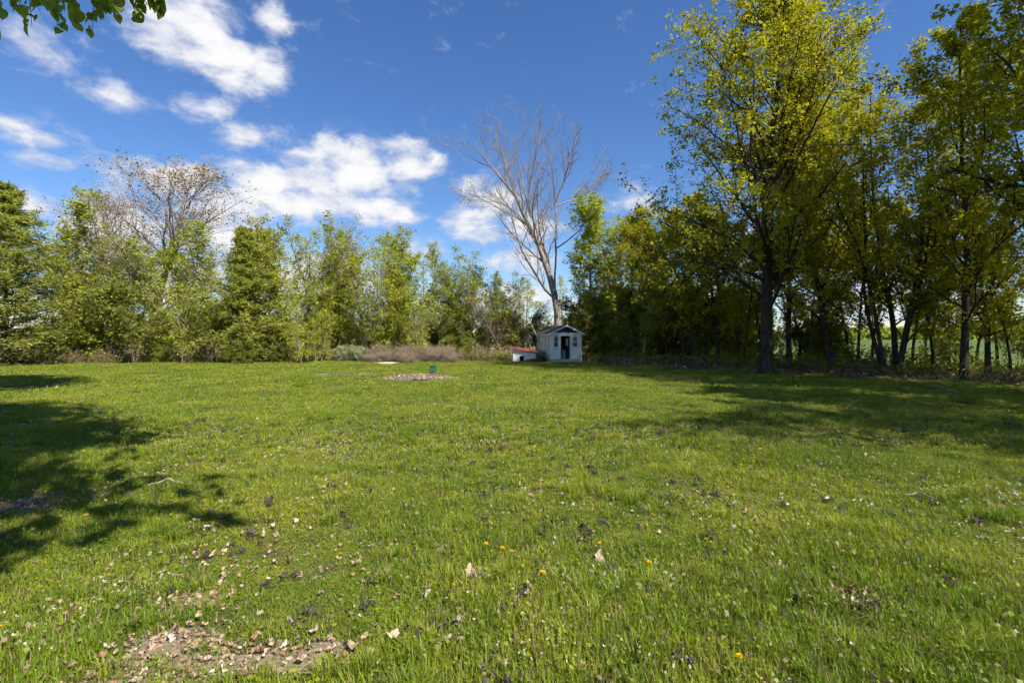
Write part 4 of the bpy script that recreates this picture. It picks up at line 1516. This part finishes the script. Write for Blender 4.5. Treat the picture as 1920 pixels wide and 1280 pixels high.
def flowers():
    g = np.random.default_rng(320)

    def rots(n):
        return np.stack((g.normal(0, .15, n), g.normal(0, .15, n), g.random(n) * 6.28), 1)
    # bugle: drifts in the foreground
    x, y = frustum_points(9000, 1.9, 9, g)
    t = vnoise(x, y, 2.6, 41) * .5 + vnoise(x, y, 6.5, 42) * .5
    px = 960 + x / y * FPX
    keep = (g.random(len(x)) < np.clip((t - .38) * .9, .07, .24)) & (px > 180) & (g.random(len(x)) < np.interp(px, [200, 700, 1000, 1350, 1900], [.35, .7, 1, .6, .25]))
    x, y = x[keep], y[keep]
    s = g.uniform(.28, .66, len(x))[:, None] * np.ones((1, 3))
    scatter('bugle_flowers', np.stack((x, y, gz(x, y)), 1), rots(len(x)), s, g.integers(0, 2, len(x)), flower_protos(), 'low purple bugle flowers scattered through the foreground grass', 'flowers')
    # small white flowers in loose drifts
    X, Y = [], []
    for (xq, yq, rx, ry, n) in ((625, 855, 1.0, .6, 70), (945, 770, 1.5, .9, 80), (1885, 940, .8, .35, 60), (95, 785, 1.6, 1.0, 90), (60, 1190, .5, .35, 24), (1090, 1110, .5, .3, 24), (250, 1100, .25, .2, 14), (1600, 880, 1.0, .5, 40), (1310, 815, 1.2, .7, 40), (1040, 1250, .5, .25, 20), (1560, 760, 2.0, 1.2, 50)):
        a, b = gp(xq, yq)
        X.append(a + g.normal(0, rx * .6, n))
        Y.append(b + g.normal(0, ry * .6, n))
    a, b = frustum_points(400, 2.2, 16, g)
    x, y = np.concatenate(X + [a]), np.concatenate(Y + [b])
    s = g.uniform(.7, 1.2, len(x))[:, None] * np.ones((1, 3))
    scatter('white_flowers', np.stack((x, y, gz(x, y)), 1), rots(len(x)), s, np.zeros(len(x)), white_proto(), 'tiny white flowers in loose drifts over the lawn', 'flowers')
    # distant dandelions
    x, y = frustum_points(1500, 12, 31, g)
    k_ = (y < lawn_limit(x) - .4) & (g.random(len(x)) < np.clip(vnoise(x, y, .8, 44) * 1.3 - .25, 0, 1))
    x, y = x[k_], y[k_]
    s = g.uniform(.9, 1.5, len(x))[:, None] * np.ones((1, 3))
    scatter('distant_dandelions', np.stack((x, y, gz(x, y)), 1), rots(len(x)), s, np.zeros(len(x)), yellow_proto(), 'yellow dandelions dotting the far half of the lawn', 'flowers')


flowers()


# dandelions near the camera, one by one
def dandelion_proto():
    g = np.random.default_rng(330)
    root = empty('dandelion')
    tp, tr = grow(np.array([[0, 0, -.01]]), np.array([[.1, 0, 1.0]]), .11, .0028, 4, g, .04, .05, .8)
    V, F = tubes(tp, tr, 5)
    link('stem', mesh_np('stem', V, F, mats=(M_STEM,)), root)
    c = tp[0, -1]
    V = []
    n = 46
    for i in range(n):
        a = i * 2.39996
        r = .021 * math.sqrt((i + 6) / (n + 6))
        el = 1.1 * (1 - i / n) + .1
        d = np.array((math.cos(a) * math.cos(el), math.sin(a) * math.cos(el), math.sin(el)))
        s = np.array((-math.sin(a), math.cos(a), 0))
        V += [c, c + d * r * .75 + s * .0026, c + d * r, c + d * r * .75 - s * .0026]
    link('flower_head', mesh_np('flower_head', np.array(V), np.arange(4 * n).reshape(n, 4), mats=(M_YEL,), attrs={'tint': g.random(n)}), root)
    return root


DP = dandelion_proto()
for i, (xq, yq, lab) in enumerate(((160, 988, 'yellow dandelion at the edge of the left shade'), (3, 1215, 'yellow dandelion at the left picture edge'),
                                   (912, 1042, 'topmost of the three dandelions in the middle foreground'), (962, 1062, 'right one of the three dandelions in the middle foreground'), (938, 1056, 'middle one of the three dandelions in the middle foreground'),
                                   (1012, 1112, 'orange-yellow dandelion below the three in the middle foreground'), (1134, 1045, 'dandelion beside the pale leaf right of the centre'), (1217, 1088, 'dandelion right of the foreground centre by the twiggy tuft'),
                                   (1386, 1276, 'dandelion at the bottom edge right of the centre'), (378, 968, 'small dandelion among the leaves left of the centre'))):
    o = DP if i == 0 else copy_tree(DP)
    a, b = gp(xq, yq)
    o.location = (a, b, float(gz(a, b)))
    o.rotation_euler = (rng.normal(0, .1), rng.normal(0, .1), rng.uniform(0, 6))
    s = 1.0 + .25 * rng.random()
    o.scale = (s, s, s)
    tag(o, lab, 'dandelion', 'dandelions in the foreground')


# fallen leaves: curled, lobed dead leaves
def dead_leaf_mat(name, c1, c2):
    m, k = mat(name)
    tc = k.n('ShaderNodeTexCoord').outputs['Object']
    n = k.noise(tc, 40, 5, .65)
    oi = k.n('ShaderNodeObjectInfo')
    c = k.mix(k.smooth(k.math('ADD', k.math('MULTIPLY', n, .7), k.math('MULTIPLY', oi.outputs['Random'], .3)), .3, .7), c1, c2)
    finish(k, pbr(k, c, .8, .2, n, .5, .003))
    return m


M_DL = [dead_leaf_mat('dead_leaf_pale', (0.34, 0.27, 0.19), (0.54, 0.46, 0.36)), dead_leaf_mat('dead_leaf_tan', (0.24, 0.165, 0.10), (0.42, 0.31, 0.21)), dead_leaf_mat('dead_leaf_brown', (0.15, 0.08, 0.045), (0.30, 0.18, 0.11))]


def dead_leaf(seed, m):
    g = np.random.default_rng(seed)
    n = 22
    a = np.linspace(0, 2 * np.pi, n, endpoint=False)
    r = .040 * (1 + .20 * np.cos(5 * a) + .10 * np.cos(2 * a + 1)) * g.uniform(.78, 1.2, n)
    curl, ph = g.uniform(10, 26), g.random() * 3.14
    V = []
    for f in (0.0, .5, 1.0):
        for i in range(n):
            x, y = f * r[i] * math.cos(a[i]), f * r[i] * math.sin(a[i]) * 1.15
            u = x * math.cos(ph) + y * math.sin(ph)
            V.append((x, y, curl * u * u + .012 * f * math.sin(3 * a[i] + ph) + g.normal(0, .0018)))
    F = []
    for j in range(2):
        for i in range(n):
            F.append((j * n + i, j * n + (i + 1) % n, (j + 1) * n + (i + 1) % n, (j + 1) * n + i))
    return mesh_np('fallen_leaf', np.array(V), np.array(F), mats=(m,))


DL = [dead_leaf(400 + i, M_DL[(0, 0, 1, 1, 2, 0)[i]]) for i in range(6)]


def drop_leaf(a, b, v, s, lift, label, group, tilt=.5):
    o = link('fallen_leaf', DL[v])
    o.location = (a, b, float(gz(a, b)) + lift)
    o.rotation_euler = (rng.normal(0, tilt), rng.normal(0, tilt), rng.uniform(0, 6.28))
    o.scale = (s, s, s)
    tag(o, label, 'leaf', group)


drop_leaf(*gp(864, 1190), 0, .95, .045, 'largest pale dead leaf standing up in the middle foreground', None, .9)
for (xq, yq, v, s, lab) in ((1553, 940, 0, 1.2, 'pale dead leaf alone on the sunlit grass at right'), (880, 1085, 0, .9, 'pale dead leaf above the largest one in the middle foreground'),
                            (1122, 1052, 0, 1.0, 'pale dead leaf beside the bugle clump right of the centre'), (390, 1000, 0, 1.0, 'pale dead leaf left of the centre in sunlit grass'), (420, 982, 4, 1.1, 'reddish brown dead leaf left of the centre'),
                            (1640, 872, 0, 1.1, 'pale dead leaf on the lawn below the right shade'), (1757, 842, 4, 1.6, 'rust-brown dead leaf at the rim of the right shade'), (1470, 950, 0, 1.0, 'white dead leaf left of the lone leaf at right'),
                            (800, 1140, 0, .8, 'small white dead leaf upper left of the largest one'), (735, 1225, 0, .7, 'torn pale leaf lower left of the largest one'), (655, 1245, 0, .8, 'pale leaf at the right end of the bare soil')):
    a, b = gp(xq, yq)
    drop_leaf(a, b, v, s, .04, lab, None)
g = np.random.default_rng(500)
x, y = frustum_points(900, 2.0, 12, g)
t = vnoise(x, y, 1.8, 61)
ok = np.where(g.random(900) < np.clip(t * 1.4 - .2, 0.05, 1))[0][:235]
for i in ok:
    drop_leaf(x[i], y[i], int(g.integers(0, 6)), g.uniform(.3, .72), g.uniform(.004, .03), 'dry curled dead leaf lying in the lawn grass', 'dead leaves strewn over the lawn')
# far crumbs of dead leaves
x, y = frustum_points(7000, 2.0, 22, g)
xa, ya = frustum_points(13000, 1.8, 8.5, g)
x, y = np.concatenate((x, xa)), np.concatenate((y, ya))
ok = (y < lawn_limit(x)) & (g.random(len(x)) < np.clip(vnoise(x, y, 2.2, 66) * 1.5 - .35, .03, 1))
x, y = x[ok], y[ok]
n = len(x)
for (a, b, ra, rb) in SOIL:
    m_ = int(160 * (ra * rb / .04) ** .8)
    xa, ya = a + g.normal(0, ra * .68, m_), b + g.normal(0, rb * .68, m_)
    x, y = np.concatenate((x, xa)), np.concatenate((y, ya))
n = len(x)
crumbs = [bpy.data.objects.new('leaf_crumb', DL[i]) for i in (1, 2, 3, 4)]
s = (g.uniform(.16, .56, n) ** 1.1)[:, None] * np.stack((np.ones(n), g.uniform(.45, 1, n), np.ones(n)), 1)
scatter('leaf_crumbs', np.stack((x, y, gz(x, y) + g.uniform(.004, .036, n)), 1), np.stack((g.normal(0, .6, n), g.normal(0, .6, n), g.random(n) * 6.28), 1), s, g.integers(0, 4, n), crumbs, 'crumbled bits of dead leaves all over the lawn', 'leaf litter')


# sticks
def stick(x0, y0, x1, y1, r, label, m=M_BARKL):
    a, b = gp(x0, y0), gp(x1, y1)
    g = np.random.default_rng(int(x0))
    pl = resample([(a[0], a[1], gz(*a) + .05), ((a[0] + b[0]) / 2, (a[1] + b[1]) / 2 + .05, gz(*a) + .085), (b[0], b[1], gz(*b) + .045)], 8)
    pl[1:-1] += g.normal(0, .006, (7, 3))
    V, F = tubes(pl[None], np.linspace(r, r * .5, 9)[None], 6)
    tag(link('fallen_stick', mesh_np('fallen_stick', V, F, mats=(m,))), label, 'stick')


stick(275, 918, 342, 913, .011, 'pale curved stick lying on the grass by the left shade')
stick(1738, 729, 1800, 740, .03, 'long fallen branch at the foot of the right-hand trees')
stick(1700, 935, 1760, 945, .008, 'thin pale stick on the lawn at the right')


# dry stalks and litter at the foot of the tree lines: one mass
def undergrowth():
    g = np.random.default_rng(600)
    n = 5200
    x = g.uniform(-34, 5, n)
    y = lawn_limit(x) + np.abs(g.normal(.2, 1.3, n))
    n2 = 2600
    t = g.random(n2)
    x2 = 4.5 + 17 * t
    y2 = lawn_limit(x2) + np.abs(g.normal(.3, 1.3, n2))
    x, y = np.concatenate((x, x2)), np.concatenate((y, y2))
    N = len(x)
    P0 = np.stack((x, y, gz(x, y) - .02), 1)
    L = g.uniform(.25, 1.15, N) * np.where(np.arange(N) < n, 1.0, .55)
    tp, tr = grow(P0, np.array([[0, 0, 1.0]]) + g.normal(0, .22, (N, 3)), L, g.uniform(.004, .010, N), 3, g, .1, .05, .4)
    V, F = tubes(tp, tr, 3)
    V2, F2 = leaves_on(tp, 4, g, .1, .07, .10, .3, .4, .0)
    V, F = join([(V, F), (V2, F2)])
    m = chips_mat('dry_stalks', (0.13, 0.085, 0.05), (0.42, 0.31, 0.20))
    o = link('dry_undergrowth', mesh_np('dry_undergrowth', V, F, mats=(m,), attrs={'tint': g.random(len(F))}))
    tag(o, 'dry brown stalks and dead growth along the foot of the trees', 'undergrowth', None, 'stuff')
    # green weeds among it
    n = 4200
    x = g.uniform(-34, 21.5, n)
    y = lawn_limit(x) + np.abs(g.normal(.1, 1.1, n))
    p = np.stack((x, y, gz(x, y) + g.uniform(.05, .55, n)), 1)
    p = np.repeat(p, 5, 0) + g.normal(0, .12, (n * 5, 3)) * np.array([1, 1, .7])
    p[:, 2] = np.maximum(p[:, 2], .03)
    m2 = 2600
    xr = g.uniform(11.5, 27, m2)
    yr = np.interp(xr, [11, 14, 18, 22, 27], [27.5, 24.5, 20.5, 16.5, 12]) + g.normal(1.2, 1.0, m2)
    hr = g.random(m2) ** 1.5 * (.35 + .9 * vnoise(xr, yr, 1.3, 71))
    q = np.repeat(np.stack((xr, yr, gz(xr, yr) + hr), 1), 6, 0) + g.normal(0, .13, (m2 * 6, 3))
    q[:, 2] = np.maximum(q[:, 2], .03)
    p = np.concatenate((p, q))
    V, F = kites(p, g, .12, .0, .55, .5)
    o = link('green_weeds', mesh_np('green_weeds', V, F, mats=(L_DARKG,), attrs={'tint': g.random(len(F))}, smooth=False))
    tag(o, 'green weeds growing along the foot of the tree lines', 'weeds', None, 'stuff')
    # leaf litter on the floor under the right-hand trees
    n = 5200
    t = g.random(n)
    x = 5 + 17 * t
    y = lawn_limit(x) + g.normal(.6, 1.6, n)
    p = np.stack((x, y, gz(x, y) + .02 + g.random(n) * .03), 1)
    V, F = kites(p, g, .11, .0, .8, 2.5)
    o = link('fallen_leaf_carpet', mesh_np('fallen_leaf_carpet', V, F, mats=(M_LIT,), attrs={'tint': g.random(len(F))}, smooth=False))
    tag(o, 'carpet of brown dead leaves under the right-hand trees', 'leaf litter', None, 'stuff')


undergrowth()
